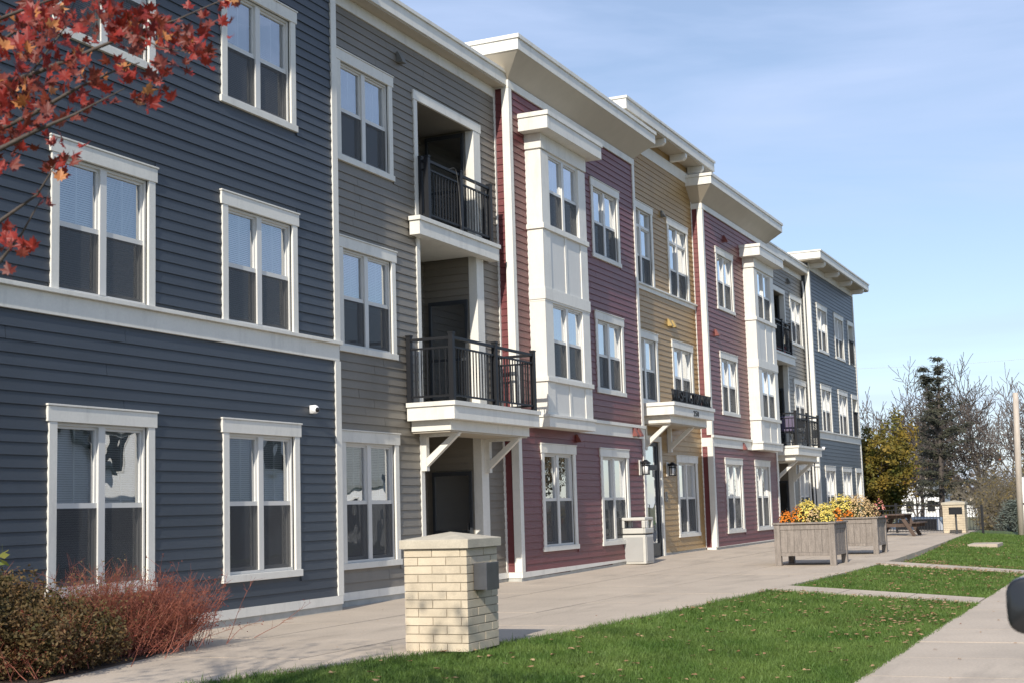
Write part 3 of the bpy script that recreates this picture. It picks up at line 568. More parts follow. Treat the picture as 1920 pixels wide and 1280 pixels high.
# ================= red sections with box bays
def red(mir):
    f = (lambda x: MX(x)) if mir else (lambda x: x)
    def I(a, b): return (min(f(a), f(b)), max(f(a), f(b)))
    X0, X1 = I(23.13, 30.07); wa = I(24.12, 25.885)[0]; wb = I(27.22, 28.985)[0]
    ba, bb = I(23.83, 26.12)
    wins = [((wa, *F1, FR), dict(blind=0, curtain=True)), ((wb, *F1, FR), dict(blind=0, curtain=True)), ((wb, *F2, FR), dict(blind=.62 if mir else 1.0)), ((wb, *F3, FR), dict(blind=1.0 if mir else .8))]
    wl, hs = block(X0, X1, FR, 9.36, 'siding_red', wins, [(ba, bb, 2.85, 8.7), (X0, X1, 2.83, 3.15), (X0, X0 + .115, 0, 10), (X1 - .115, X1, 0, 10)], lab='dark red wall section with white box bay, ' + ('far one' if mir else 'near one'))
    siding_rows(wl, 'siding_red', X0, X1, .205, 9.20, FR, hs)
    sb = MB(); siding_side(sb, X0, FR + .115, RE, .2, 9.2, -1); siding_side(sb, X1, FR + .115, RE, .2, 9.2, 1); tag(part('siding', sb, 'siding_red', bld), kind='stuff')
    for x, s in ((X0, -1), (X1, 1)):
        a, b = (x - .03, x + .115) if s < 0 else (x - .115, x + .03)
        trim('corner_board', (a, b, FR - .034, FR + .115, .206, 2.839), (a, b, FR - .034, FR + .115, 3.141, 9.199))
    bx = [(X0 - .03, X1 + .03, FR - .036, FR - .001, 2.84, 3.07), (X0 - .05, X1 + .05, FR - .075, FR - .001, 3.0715, 3.14), (X0 - .031, X0 - .001, FR, RE, 2.84, 3.07), (X1 + .001, X1 + .031, FR, RE, 2.84, 3.07)]
    for p in ((X0 - .03, ba - .001), (bb + .001, X1 + .03)): trim('belt_course', (*p, *bx[0][2:])); trim('belt_ledge', (p[0], p[1], *bx[1][2:]))
    trim('belt_course', bx[2]); trim('belt_course', bx[3])
    trim('frieze_board', (X0 - .035, X1 + .035, FR - .036, RE, 9.20, 9.349))
    baseboard(X0 - .03, X1 + .03, FR); trim('base_board', (X0 - .037, X0 - .001, FR - .0, RE - .04, .1, .205)); trim('foundation', (X0 - .02, X0 - .001, FR, RE - .02, -.2, .099), m='foundation')
    # flared eave
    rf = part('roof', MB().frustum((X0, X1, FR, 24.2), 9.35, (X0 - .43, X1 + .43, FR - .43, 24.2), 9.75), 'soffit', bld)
    part('fascia', MB().box(X0 - .445, X1 + .445, FR - .445, 24.3, 9.7515, 9.965), 'trim', rf, bev=.005); part('roof_edge', MB().box(X0 - .475, X1 + .475, FR - .475, 24.3, 9.9665, 10.045), 'trim', rf, bev=.004)
    # box bay
    yf = 10.135; bay = part('bay_window', MB().box(ba + .02, bb - .02, yf + .03, FR - .001, 5.21, 6.70), 'trim_panel', bld); part('bay_core', MB().box(ba + .02, bb - .02, yf + .03, FR - .001, 2.85, 3.79), 'trim_panel', bay); part('bay_core', MB().box(ba + .02, bb - .02, yf + .03, FR - .001, 8.13, 8.45), 'trim_panel', bay); bay['label'] = 'white box bay window, two storeys tall' + (', on the far red section' if mir else ', on the near red section')
    wx0, wx1 = (ba + bb) / 2 - .76, (ba + bb) / 2 + .76
    def P(nme, mb_, mt): return part(nme, mb_, mt, bay)
    for z0, z1 in ((3.79, 5.21), (6.70, 8.13)):
        sash_set(wx0, wx1, z0 + .0, z1 - .0, yf + .02, P, blind=1.0)
        part('corner_board', MB().box(ba, wx0, yf, yf + .33, z0, z1), 'trim', bay, bev=.004); part('corner_board', MB().box(wx1, bb, yf, yf + .33, z0, z1), 'trim', bay, bev=.004)
    part('band', MB().box(ba - .035, bb + .035, yf - .035, FR - .001, 3.70, 3.789), 'trim', bay, bev=.004); part('band', MB().box(ba - .035, bb + .035, yf - .035, FR - .001, 6.60, 6.699), 'trim', bay, bev=.004)
    part('band', MB().box(ba - .02, bb + .02, yf - .02, FR - .001, 5.245, 5.47), 'trim', bay, bev=.004); part('band', MB().box(ba - .005, bb + .005, yf - .005, FR - .001, 5.211, 5.2445), 'trim', bay)
    part('band', MB().box(ba - .02, bb + .02, yf - .02, FR - .001, 8.16, 8.448), 'trim', bay, bev=.004)
    part('skirt', MB().box(ba - .03, bb + .03, yf - .03, FR - .001, 2.845, 3.03).box(ba - .055, bb + .055, yf - .055, FR - .001, 3.0315, 3.08), 'trim', bay, bev=.004)
    for z0, z1 in ((3.081, 3.699), (5.471, 6.599)):
        for a, b in ((ba, ba + .37), (bb - .37, bb)): part('batten', MB().box(a, b, yf, FR - .002, z0, z1), 'trim', bay, bev=.003)
        part('batten', MB().box((ba + bb) / 2 - .05, (ba + bb) / 2 + .05, yf + .004, yf + .029, z0, z1), 'trim', bay)
        for s in (0, 1):
            a = ba + .371 if s == 0 else (ba + bb) / 2 + .051; b = (ba + bb) / 2 - .051 if s == 0 else bb - .371
            part('panel', MB().box(a, b, yf + .018, yf + .0295, z0, z1), 'trim_panel', bay)
    part('cap', MB().box(ba - .28, bb + .28, yf - .28, FR - .001, 8.4495, 8.70), 'trim', bay, bev=.005); part('cap_edge', MB().box(ba - .305, bb + .305, yf - .305, FR - .001, 8.7015, 8.79), 'trim', bay, bev=.004)
red(False); red(True)
# ================= yellow centre with the entrance
X0, X1 = 30.07, 35.51; DX0, DX1 = 30.84, 31.98
wins = [((33.24, *F1, RE), dict(blind=0, curtain=True)), ((30.40, *F2, RE), dict(blind=.98)), ((33.26, *F2, RE), dict(blind=.55)), ((30.40, 6.60, 8.58, RE), dict(sill=False, transom=True, blind=.9)), ((33.26, 6.60, 8.58, RE), dict(sill=False, transom=True, blind=.0, curtain=True))]
wl, hs = block(X0, X1, RE, 10.30, 'siding_yellow', wins, [(DX0 - .14, DX1 + .14, 0, 3.2), (X0, X1, 6.44, 6.61), (X0, X0 + .05, 0, 9.5), (X1 - .05, X1, 0, 9.5)], [(DX0, DX1, .02, 2.84)], lab='yellow wall section at the entrance')
siding_rows(wl, 'siding_yellow', X0, X1, .205, 9.83, RE, hs)
trim('corner_board', (X0, X0 + .05, RE - .03, RE - .0, .206, 9.82)); trim('corner_board', (X1 - .05, X1, RE - .03, RE - .0, .206, 9.82))
trim('belt_course', (X0, X1, RE - .034, RE - .001, 6.45, 6.555), (X0, X1, RE - .075, RE - .001, 6.5565, 6.60)); trim('frieze_board', (X0, X1, RE - .034, RE - .001, 9.83, 10.12)); baseboard(X0, DX0 - .15, RE); baseboard(DX1 + .15, X1, RE)
rf = part('roof', MB().box(29.2, 36.25, 10.25, 24, 10.33, 10.57), 'trim', bld, bev=.005); part('roof_edge', MB().box(29.17, 36.28, 10.22, 24, 10.5715, 10.63), 'trim', rf, bev=.004); part('soffit', MB().box(29.24, 36.21, 10.29, 23, 10.301, 10.3285), 'soffit', rf)
for x in (30.4, 32.1, 33.8, 35.3):
    m = MB(); bracket(m, x, RE - .035, 10.25, 10.30); part('bracket', m, 'trim', rf)
# door
zg = gz(31.4, RE)
trim('door_casing', (DX0 - .13, DX0, RE - .036, RE + .02, zg, 2.98)); trim('door_casing', (DX1, DX1 + .13, RE - .036, RE + .02, zg, 2.98)); trim('door_casing', (DX0, DX1, RE - .036, RE + .02, 2.85, 2.98))
dr = part('door', MB().box(DX0, DX0 + .11, RE + .03, RE + .09, zg, 2.84).box(DX1 - .11, DX1, RE + .03, RE + .09, zg, 2.84).box(DX0 + .11, DX1 - .11, RE + .03, RE + .09, 2.74, 2.84).box(DX0 + .11, DX1 - .11, RE + .03, RE + .09, 2.17, 2.30).box(DX0 + .11, DX1 - .11, RE + .03, RE + .09, zg, zg + .32), 'door_paint', bld, bev=.004)
part('pane', MB().quad((DX0 + .11, RE + .06, zg + .32), (DX1 - .11, RE + .06, zg + .32), (DX1 - .11, RE + .06, 2.17), (DX0 + .11, RE + .06, 2.17)), 'glass', dr); part('pane', MB().quad((DX0 + .11, RE + .06, 2.30), (DX1 - .11, RE + .06, 2.30), (DX1 - .11, RE + .06, 2.74), (DX0 + .11, RE + .06, 2.74)), 'glass', dr)
part('handle', MB().tube([(DX0 + .2, RE + .035, 1.02), (DX0 + .2, RE - .03, 1.02), (DX0 + .2, RE - .03, 1.36), (DX0 + .2, RE + .035, 1.36)], .011, 6), 'chrome', dr)
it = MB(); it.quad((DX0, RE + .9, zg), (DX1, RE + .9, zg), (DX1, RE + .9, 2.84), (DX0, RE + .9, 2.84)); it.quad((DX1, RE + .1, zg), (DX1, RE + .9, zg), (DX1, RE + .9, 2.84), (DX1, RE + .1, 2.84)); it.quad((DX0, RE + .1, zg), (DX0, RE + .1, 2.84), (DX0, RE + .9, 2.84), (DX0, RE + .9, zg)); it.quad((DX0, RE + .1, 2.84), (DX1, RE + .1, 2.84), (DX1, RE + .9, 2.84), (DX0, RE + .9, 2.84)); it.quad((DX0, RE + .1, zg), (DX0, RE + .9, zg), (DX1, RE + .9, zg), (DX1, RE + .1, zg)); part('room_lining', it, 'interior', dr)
# entrance canopy with the raised letters
a, b = 30.47, 33.70
cp = part('canopy', MB().box(a, b, 9.845, RE - .036, 3.40, 3.605), 'trim', bld, bev=.005); cp['label'] = 'white two-tier canopy over the entrance door'
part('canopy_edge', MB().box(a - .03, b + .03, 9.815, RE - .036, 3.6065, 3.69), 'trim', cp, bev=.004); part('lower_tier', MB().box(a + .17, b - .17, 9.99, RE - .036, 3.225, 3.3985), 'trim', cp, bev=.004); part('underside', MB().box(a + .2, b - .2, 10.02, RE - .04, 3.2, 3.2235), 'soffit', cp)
for x in (30.78, 32.62):
    m = MB(); m.box(x - .05, x + .05, RE - .125, RE - .037, 2.62, 3.199); m.prism([(RE - .126, 2.69), (RE - .126, 2.83), (10.16, 3.199), (10.04, 3.199)], 'x', x - .045, x + .045); part('brace', m, 'trim', cp)
def letters(txt, x0, x1, z0, z1, y, depth, parent, mt, name):
    cu = bpy.data.curves.new(name, 'FONT'); cu.body = txt; cu.size = 1; cu.extrude = .5; cu.resolution_u = 3; cu.fill_mode = 'BOTH'
    to = bpy.data.objects.new(name, cu); link(to); dg = bpy.context.evaluated_depsgraph_get(); me = bpy.data.meshes.new_from_object(to.evaluated_get(dg)); bpy.data.objects.remove(to)
    co = np.empty(len(me.vertices) * 3, np.float32); me.vertices.foreach_get('co', co); co = co.reshape(-1, 3); g = ORG[parent.name]
    mn, mxx = co.min(0), co.max(0); o3 = np.empty_like(co)
    o3[:, 0] = x0 + (co[:, 0] - mn[0]) / (mxx[0] - mn[0]) * (x1 - x0) - g[0]; o3[:, 1] = y - co[:, 2] * depth - g[1]; o3[:, 2] = z0 + (co[:, 1] - mn[1]) / (mxx[1] - mn[1]) * (z1 - z0) - g[2]
    me.vertices.foreach_set('co', o3.ravel()); me.update(); me.materials.clear(); return part(name, me, mt, parent)
word = 'WASHINGTON WAY'; wid = {'W': 1.3, 'I': .42, ' ': .55, 'A': 1.05, 'G': 1.05, 'O': 1.05}
tot = sum(wid.get(c, 1) for c in word); x = 30.58
for c in word:
    ww = wid.get(c, 1) * 3.05 / tot
    if c != ' ': letters(c, x + ww * .07, x + ww * .93, 3.735, 3.99, 9.90, .06, cp, 'metal_black', 'letter')
    x += ww
part('letter_rail', MB().box(30.55, 33.66, 9.885, 9.915, 3.692, 3.735), 'metal_black', cp)
x = 31.98
for c in '250':
    letters(c, x, x + .11, 3.43, 3.56, 9.838, .012, cp, 'metal_black', 'numeral'); x += .15
# small hooded vents on the walls
def vent(x, y, z, m, s=.1):
    v = part('wall_vent', MB().prism([(y, z - s), (y, z + s), (y - .03, z + s), (y - .11, z - s * .75), (y - .11, z - s)], 'x', x - s * .8, x + s * .8), m, bld)
vent(33.1, RE - .016, 5.86, 'vent_yellow', .09); vent(33.42, RE - .016, 5.86, 'vent_yellow', .09)
vent(29.35, FR - .036, 2.98, 'vent_red', .10); vent(29.62, FR - .036, 2.98, 'vent_red', .10); vent(38.55, FR - .016, 2.93, 'vent_red', .10); vent(36.3, FR - .016, 5.92, 'vent_red', .09); vent(37.6, FR - .016, 8.72, 'vent_red', .09); vent(26.5, FR - .016, 5.78, 'vent_red', .09); vent(26.0, FR - .016, 2.72, 'vent_red', .08)
vent(19.42, RE - .016, 8.74, 'vent_grey', .09); vent(46.3, RE - .016, 8.74, 'vent_grey', .09); vent(32.9, RE - .016, 8.6, 'vent_grey', .08)
# downpipe on the return of the far blue section
part('downpipe', MB().tube([(48.30, RE - .06, 9.0), (48.26, RE - .1, 8.7), (48.26, RE - .1, .4), (48.2, RE - .15, .25)], .035, 8), 'trim_panel', bld)
# ---- wall lanterns, cameras, door buzzer
def lantern(x, y, z, label):
    t = thing('wall_lantern', label, 'lantern', (x, y, z), 'lanterns beside the entrance door')
    part('back_plate', MB().box(x - .07, x + .07, y - .02, y, z - .17, z + .17), 'trim', t, bev=.003); part('arm', MB().bar((x, y - .02, z + .12), (x, y - .14, z + .12), .04, .04), 'metal_black', t)
    c = (x, y - .14, z); part('hood', MB().lathe(c, [(.03, .17), (.05, .15), (.115, .10), (.12, .085)], 16), 'metal_black', t, smooth=True); part('glass', MB().lathe(c, [(.07, .085), (.07, -.15)], 16), 'lantern_glass', t, smooth=True)
    cg = MB()
    for k in range(6): a = k * math.pi / 3; cg.box(c[0] + .083 * math.cos(a) - .007, c[0] + .083 * math.cos(a) + .007, c[1] + .083 * math.sin(a) - .007, c[1] + .083 * math.sin(a) + .007, z - .165, z + .09)
    for zz in (-.165, .03): cg.lathe((c[0], c[1], z + zz), [(.08, 0), (.092, .005), (.092, .018), (.08, .022)], 16)
    part('cage', cg, 'metal_black', t)
lantern(29.72, FR - .016, 2.19, 'black caged wall lantern on red siding left of the entrance door'); lantern(32.50, RE - .016, 2.20, 'black caged wall lantern on yellow siding right of the entrance door')
def dome(x, y, z, label):
    t = thing('security_camera', label, 'camera', (x, y, z)); part('housing', MB().ball((x, y - .06, z), .062, 14, 8).lathe((x, y - .03, z - .055), [(.05, 0), (.05, .11)], 12), 'white_plastic', t, smooth=True); part('lens', MB().ball((x - .014, y - .108, z - .008), .034, 10, 6), 'black_gloss', t, smooth=True)
dome(16.23, FR - .016, 2.775, 'small white dome camera on the dark blue wall'); dome(49.0, FR - .016, 3.16, 'small white dome camera on the far blue wall')
t = thing('door_buzzer', 'small dark entry keypad on yellow wall beside the door', 'keypad', (32.28, RE - .016, 1.5)); part('case', MB().box(32.22, 32.34, RE - .06, RE - .016, 1.42, 1.66), 'galvanized', t, bev=.004); part('speaker', MB().box(32.245, 32.315, RE - .064, RE - .0605, 1.54, 1.64), 'black_gloss', t); part('button', MB().box(32.265, 32.295, RE - .068, RE - .0605, 1.46, 1.49), 'chrome', t)

# ------------------------------------------------------------------ brick pillars
BRK = MB().box(0, .295, 0, .09, 0, .0705).mesh('brick'); BRK.materials.append(MATS['brick'])
def pillar(x0, y0, z0, s, label, bricks):
    t = thing('brick_pillar', label, 'pillar', (x0 + s / 2, y0 + s / 2, z0)); g = .010; rows = 12; ch = .975 / rows
    part('core', MB().box(x0 + g, x0 + s - g, y0 + g, y0 + s - g, z0, z0 + .975), 'mortar', t); jb = MB(); L = .305
    for r in range(rows):
        z = z0 + r * ch + .005
        for side in range(4):
            u = .0; off = (.07 if r % 2 else .225) + (.0 if side % 2 == 0 else .0)
            cuts = [0]; q = off
            while q < s - .03: cuts.append(q); q += L
            cuts.append(s)
            for a, b in zip(cuts, cuts[1:]):
                a2, b2 = a + (.004 if a > 0 else 0), b - (.004 if b < s else 0)
                pr = rnd.uniform(-.0015, .0015)
                if side == 0: bx = (x0 - pr, x0 + .08, y0 + a2, y0 + b2)
                elif side == 1: bx = (x0 + max(a2, .081), x0 + min(b2, s - .081), y0 - pr, y0 + .08)
                elif side == 2: bx = (x0 + s - .08, x0 + s + pr, y0 + a2, y0 + b2)
                else: bx = (x0 + max(a2, .081), x0 + min(b2, s - .081), y0 + s - .08, y0 + s + pr)
                if bx[1] - bx[0] < .02: continue
                if bricks: part('brick', MB().box(*bx, z, z + ch - .009), 'brick', t, bev=.0025)
                else: jb.box(*bx, z, z + ch - .009)
    if not bricks: tag(part('brickwork', jb, 'brick', t), kind='stuff')
    o = .035; zc = z0 + .976; a, b = x0 - o, x0 + s + o; c, d = y0 - o, y0 + s + o; m = MB(); m.box(a, b, c, d, zc, zc + .085)
    k = len(m.v); m.v += [((a + b) / 2, (c + d) / 2, zc + .155)]; m.f = [f for f in m.f if f != (4, 5, 6, 7)] + [(4, 5, k), (5, 6, k), (6, 7, k), (7, 4, k)]
    part('capstone', m, 'capstone', t, bev=.004); return t
pillar(11.99, 6.0, -.005, .68, 'buff brick pillar with stone cap beside the near lawn', True)
pillar(51.0, 6.05, gz(51, 6.2), .74, 'far buff brick pillar at the end of the fence', False)
x, y, z = 12.25, 5.995, .655
t = thing('metal_box', 'small grey metal utility box fixed to the near brick pillar', 'utility box', (x, y, z)); part('case', MB().box(x - .13, x + .13, y - .13, y, z - .085, z + .165), 'galvanized', t, bev=.004); part('cover', MB().box(x - .138, x + .138, y - .145, y - .131, z - .09, z + .172), 'galvanized', t, bev=.003); part('hinge', MB().tube([(x - .132, y - .138, z - .05), (x - .132, y - .138, z + .13)], .008, 6), 'galvanized', t)
# ------------------------------------------------------------------ litter bin
x, y, s, z = 28.55, 9.98, .56, gz(28.8, 10.2)
t = thing('litter_bin', 'beige square litter bin with open top hood beside the door', 'litter bin', (x + s / 2, y + s / 2, z))
part('bin_body', MB().box(x + .01, x + s - .01, y + .01, y + s - .01, z, z + .62), 'plastic_beige', t, bev=.02)
for bx in ((x - .004, x + .0095, y + .07, y + s - .07, z + .05, z + .57), (x + .07, x + s - .07, y - .004, y + .0095, z + .05, z + .57)): part('panel', MB().box(*bx), 'bin_panel', t, bev=.003)
part('rim', MB().box(x + .03, x + s - .03, y + .03, y + s - .03, z + .62, z + .645), 'rubber', t)
hd = MB()
for a, b in ((0, 0), (0, 1), (1, 0), (1, 1)): hd.box(x + a * (s - .085), x + a * (s - .085) + .085, y + b * (s - .085), y + b * (s - .085) + .085, z + .765, z + .925)
hd.box(x, x + s, y, y + s, z + .926, z + .995).box(x, x + s, y, y + .035, z + .646, z + .764).box(x, x + s, y + s - .035, y + s, z + .646, z + .764).box(x, x + .035, y + .036, y + s - .036, z + .646, z + .764).box(x + s - .035, x + s, y + .036, y + s - .036, z + .646, z + .764)
part('hood', hd, 'plastic_beige', t, bev=.018); part('liner', MB().box(x + .06, x + s - .06, y + .06, y + s - .06, z + .60, z + .70), 'rubber', t)
MAPLE_LEAVES = [(4.94,4.68,3.74),(4.52,4.28,3.46),(4.83,4.68,3.72),(4.5,4.55,3.58),(4.86,4.89,3.67),(4.83,4.84,3.61),(4.74,4.55,3.54),(4.35,4.11,3.45),(4.53,4.53,3.55),(4.4,4.19,3.47),(4.82,4.85,3.72),(4.84,4.79,3.73),(4.5,4.53,3.54),(4.78,4.62,3.54),(4.49,4.33,3.43),(4.91,4.74,3.66),(4.76,4.55,3.68),(4.65,4.35,3.53),(4.49,4.33,3.56),(4.49,4.48,3.43),(4.79,4.85,3.69),(4.76,4.71,3.62),(4.86,4.64,3.63),(4.29,4.11,3.43),(4.39,4.24,3.54),(4.69,4.61,3.62),(4.3,4.12,3.45),(4.61,4.33,3.62),(4.66,4.39,3.54),(4.43,4.13,3.5),(4.65,4.22,3.55),(4.66,4.21,3.53),(4.89,4.68,3.74),(4.37,4.08,3.47),(4.8,4.48,3.72),(4.77,4.52,3.67),(4.5,4.13,3.47),(4.81,4.61,3.64),(4.3,3.92,3.47),(4.91,4.58,3.66),(4.86,4.59,3.65),(4.68,4.42,3.55),(4.58,4.38,3.59),(5.02,4.5,3.68),(4.74,4.34,3.67),(4.84,4.48,3.7),(4.56,3.89,3.43),(4.75,4.12,3.58),(4.87,4.21,3.72),(4.89,4.26,3.7),(4.87,4.4,3.6),(4.37,3.93,3.36),(4.61,3.95,3.54),(4.76,4.27,3.68),(4.59,3.98,3.54),(4.68,4.16,3.53),(4.79,4.21,3.7),(4.82,4.21,3.71),(4.39,3.77,3.36),(4.67,4.17,3.65),(5.04,4.42,3.73),(4.59,3.97,3.42),(4.36,3.87,3.39),(4.43,3.9,3.51),(4.82,4.81,3.5),(4.87,4.72,3.39),(4.74,4.8,3.46),(4.36,4.33,3.35),(4.88,4.72,3.51),(4.86,4.84,3.58),(4.46,4.29,3.21),(4.55,4.46,3.37),(4.46,4.31,3.2),(4.44,4.51,3.28),(4.9,4.75,3.53),(4.71,4.63,3.52),(4.87,4.84,3.4),(4.42,4.3,3.28),(4.36,4.3,3.16),(4.79,4.75,3.5),(4.46,4.4,3.18),(4.81,4.69,3.43),(4.93,4.83,3.44),(4.57,4.61,3.31),(4.25,4.15,3.3),(4.72,4.55,3.48),(4.33,4.11,3.34),(4.81,4.56,3.5),(4.53,4.31,3.53),(4.88,4.67,3.58),(4.8,4.45,3.6),(4.87,4.54,3.63),(4.78,4.6,3.47),(4.7,4.56,3.59),(4.49,4.26,3.39),(4.66,4.38,3.38),(4.8,4.58,3.67),(4.81,4.5,3.61),(4.78,4.45,3.55),(4.32,4.05,3.34),(4.59,4.48,3.46),(4.61,4.34,3.35),(4.64,4.19,3.37),(4.91,4.35,3.49),(4.83,4.34,3.46),(4.96,4.42,3.47),(4.53,4.12,3.29),(4.69,4.29,3.45),(4.42,4.02,3.24),(4.68,4.26,3.35),(5.07,4.28,3.63),(4.4,3.74,3.3),(4.59,3.87,3.47),(4.71,4.01,3.46),(4.42,3.85,3.4),(4.98,4.27,3.62),(4.46,3.79,3.34),(4.73,4.09,3.59),(4.88,4.18,3.65),(4.83,4.08,3.61),(4.38,3.79,3.45),(5.05,4.27,3.67),(4.84,4,3.47),(4.62,3.95,3.44),(4.55,3.79,3.29),(4.43,3.67,3.32),(5.07,4.27,3.63),(4.88,4.02,3.46),(4.79,4.02,3.47),(5.09,4.24,3.59),(4.43,3.7,3.29),(4.98,4.09,3.6),(4.84,4.03,3.53),(4.95,4.14,3.58),(4.92,3.98,3.6),(4.7,3.77,3.42),(5.13,4.24,3.56),(4.62,3.69,3.36),(4.53,3.74,3.44),(4.96,4.08,3.52),(4.6,3.74,3.4),(4.99,4.13,3.5),(4.71,3.9,3.52),(4.64,3.76,3.44),(4.93,3.93,3.57),(5.14,4.15,3.58),(4.62,3.77,3.39),(4.75,3.95,3.52),(4.72,3.74,3.34),(4.87,3.86,3.41),(4.97,3.9,3.54),(5.12,4.14,3.58),(5.18,4.02,3.55),(4.82,3.82,3.44),(4.61,3.67,3.38),(4.91,3.95,3.44),(4.97,3.96,3.57),(4.54,3.66,3.32),(5.1,4,3.56),(4.85,3.9,3.52),(4.52,3.63,3.33),(4.71,3.78,3.44),(4.81,3.64,3.43),(5.04,3.93,3.51),(5.24,4.03,3.56),(4.95,3.78,3.41),(4.96,3.81,3.42),(4.75,3.66,3.42),(4.91,3.77,3.44),(4.65,3.61,3.34),(4.52,3.5,3.28),(4.82,3.73,3.43),(4.81,3.7,3.42),(4.91,3.77,3.4),(5.25,3.93,3.49),(5.29,4,3.56),(4.6,3.5,3.28),(4.64,3.52,3.27),(4.99,3.81,3.46),(5.17,3.97,3.48),(5.17,3.86,3.47),(5.11,3.86,3.64),(4.97,3.65,3.53),(4.88,3.69,3.54),(4.67,3.5,3.39),(5.32,3.82,3.76),(4.87,3.55,3.58),(4.87,3.52,3.58),(4.56,3.66,3.22),(5.2,4.24,3.44),(4.56,3.66,3.15),(4.63,3.74,3.25),(4.86,3.9,3.34),(5.04,4.09,3.35),(4.95,4,3.3),(5.09,4.07,3.39),(4.89,4,3.2),(4.48,3.66,3),(4.93,4.04,3.26),(5.07,4.2,3.27),(4.62,3.76,3.08),(4.76,3.94,3.14),(4.54,3.82,3.19),(4.87,4.09,3.31),(4.93,4.17,3.37),(4.45,3.77,3.13),(4.98,4.19,3.36),(5.06,4.28,3.44),(4.43,4.41,3.17),(4.69,4.7,3.33),(4.75,4.65,3.27),(4.57,4.42,3.17),(4.75,4.67,3.31),(4.33,4.32,3.07),(4.68,4.71,3.33),(4.59,4.51,3.29),(4.69,4.64,3.29),(4.58,4.46,3.17),(4.75,4.64,3.26),(4.68,4.68,3.32),(4.51,4.51,3.16),(4.8,4.73,3.33),(4.97,4.7,3.39),(4.39,4.2,3.12),(4.55,4.34,3.24),(4.65,4.48,3.25),(4.57,4.46,3.19),(4.85,4.66,3.36),(4.64,4.5,3.29),(4.78,4.54,3.31),(4.73,4.65,3.3),(4.38,4.1,3.16),(4.45,4.08,3.2),(4.9,4.5,3.33),(4.65,4.35,3.24),(4.34,4.06,3.15),(4.35,3.97,3.13),(5.01,4.6,3.35),(4.66,4.18,3.29),(4.8,4.29,3.32),(4.53,3.98,3.18),(4.63,4.07,3.24),(4.75,4.22,3.34),(4.55,4,3.19),(4.81,4.18,3.31),(4.63,4.09,3.22),(4.44,3.92,3.18),(4.4,4.43,3.04),(4.85,4.7,3.15),(4.41,4.27,3.05),(4.37,4.22,3),(4.7,4.7,3.19),(4.82,4.7,3.11),(4.89,4.87,3.28),(4.53,4.52,3.04),(4.33,4.35,2.97),(4.67,4.7,3.15),(4.48,4.21,3.04),(4.42,4.15,3.05),(4.42,4.08,2.99),(5.03,4.62,3.26),(4.94,4.6,3.27),(4.91,4.36,3.21),(4.41,3.95,3.06),(4.61,4.08,3.12),(4.58,4.09,3.11),(4.68,4.58,3.03),(4.91,4.84,3.17),(4.75,4.61,3.03),(4.84,4.81,3.1),(4.51,4.36,3.02),(4.42,4.29,2.99),(4.97,4.75,3.21),(4.9,4.6,2.96),(4.84,4.5,2.96),(4.93,4.58,2.97),(4.53,4.2,2.84),(4.94,4.54,2.94),(4.5,4.15,2.78),(4.92,4.58,2.97),(4.58,4.3,2.71),(4.72,4.42,2.74),(4.47,4.05,2.85),(4.77,4.32,2.96),(4.41,4.33,2.84),(4.29,4.28,2.8),(4.42,4.43,2.89),(4.74,4.66,2.94),(4.44,4.35,2.53),(4.35,4.3,2.5),(4.61,4.56,2.58),(4.85,4.78,2.61),(4.32,4.24,2.47),(4.5,4.35,2.5),(4.94,4.73,2.6),(4.61,4.46,2.54),(4.53,4.46,2.41),(4.62,4.25,3),(4.57,4.19,2.94),(4.38,4.39,2.73)]
# ------------------------------------------------------------------ planters
def planter(x, y, z, sx, sy, h, label):
    t = thing('wooden_planter', label, 'planter', (x + sx / 2, y + sy / 2, z), 'timber planters on the plaza'); pw = .125; zb = z + .20
    for a in (0, 1):
        for b in (0, 1): part('leg', MB().box(x + a * (sx - pw), x + a * (sx - pw) + pw, y + b * (sy - pw), y + b * (sy - pw) + pw, z, z + h - .035), 'wood_grey', t, bev=.006)
    for i, (ax, a0, a1, off) in enumerate((('x', y + pw + .002, y + sy - pw - .002, x + .025), ('x', y + pw + .002, y + sy - pw - .002, x + sx - .055), ('y', x + pw + .002, x + sx - pw - .002, y + .025), ('y', x + pw + .002, x + sx - pw - .002, y + sy - .055))):
        n = 7; 
        for k in range(n):
            a, b = a0 + (a1 - a0) * k / n + .002, a0 + (a1 - a0) * (k + 1) / n - .002; d = rnd.uniform(-.004, .004)
            bx = (off + d, off + .03 + d, a, b) if ax == 'x' else (a, b, off + d, off + .03 + d)
            part('plank', MB().box(*bx, zb + .07, z + h - .15), 'wood_grey', t, bev=.002)
        for zz, hh in ((zb, .068), (z + h - .148, .11)):
            bx = (off - .014, off + .036, a0, a1) if ax == 'x' else (a0, a1, off - .014, off + .036)
            part('rail', MB().box(*bx, zz, zz + hh), 'wood_grey', t, bev=.004)
    o = .03; zt = z + h - .034; w_ = .14
    for bx in ((x - o, x + w_ - o, y - o, y + sy + o), (x + sx - w_ + o, x + sx + o, y - o, y + sy + o), (x + w_ - o + .003, x + sx - w_ + o - .003, y - o, y + w_ - o), (x + w_ - o + .003, x + sx - w_ + o - .003, y + sy - w_ + o, y + sy + o)): part('rim_board', MB().box(*bx, zt, zt + .035), 'wood_grey', t, bev=.004)
    part('soil', MB().box(x + .06, x + sx - .06, y + .06, y + sy - .06, zb + .1, z + h - .09), 'mulch', t)
planter(28.85, 6.0, gz(29, 6), 1.27, 1.26, .885, 'near weathered grey timber planter with yellow and orange flowers')
planter(34.0, 6.05, gz(34, 6), 1.27, 1.26, .885, 'farther weathered grey timber planter half hidden behind the near one')
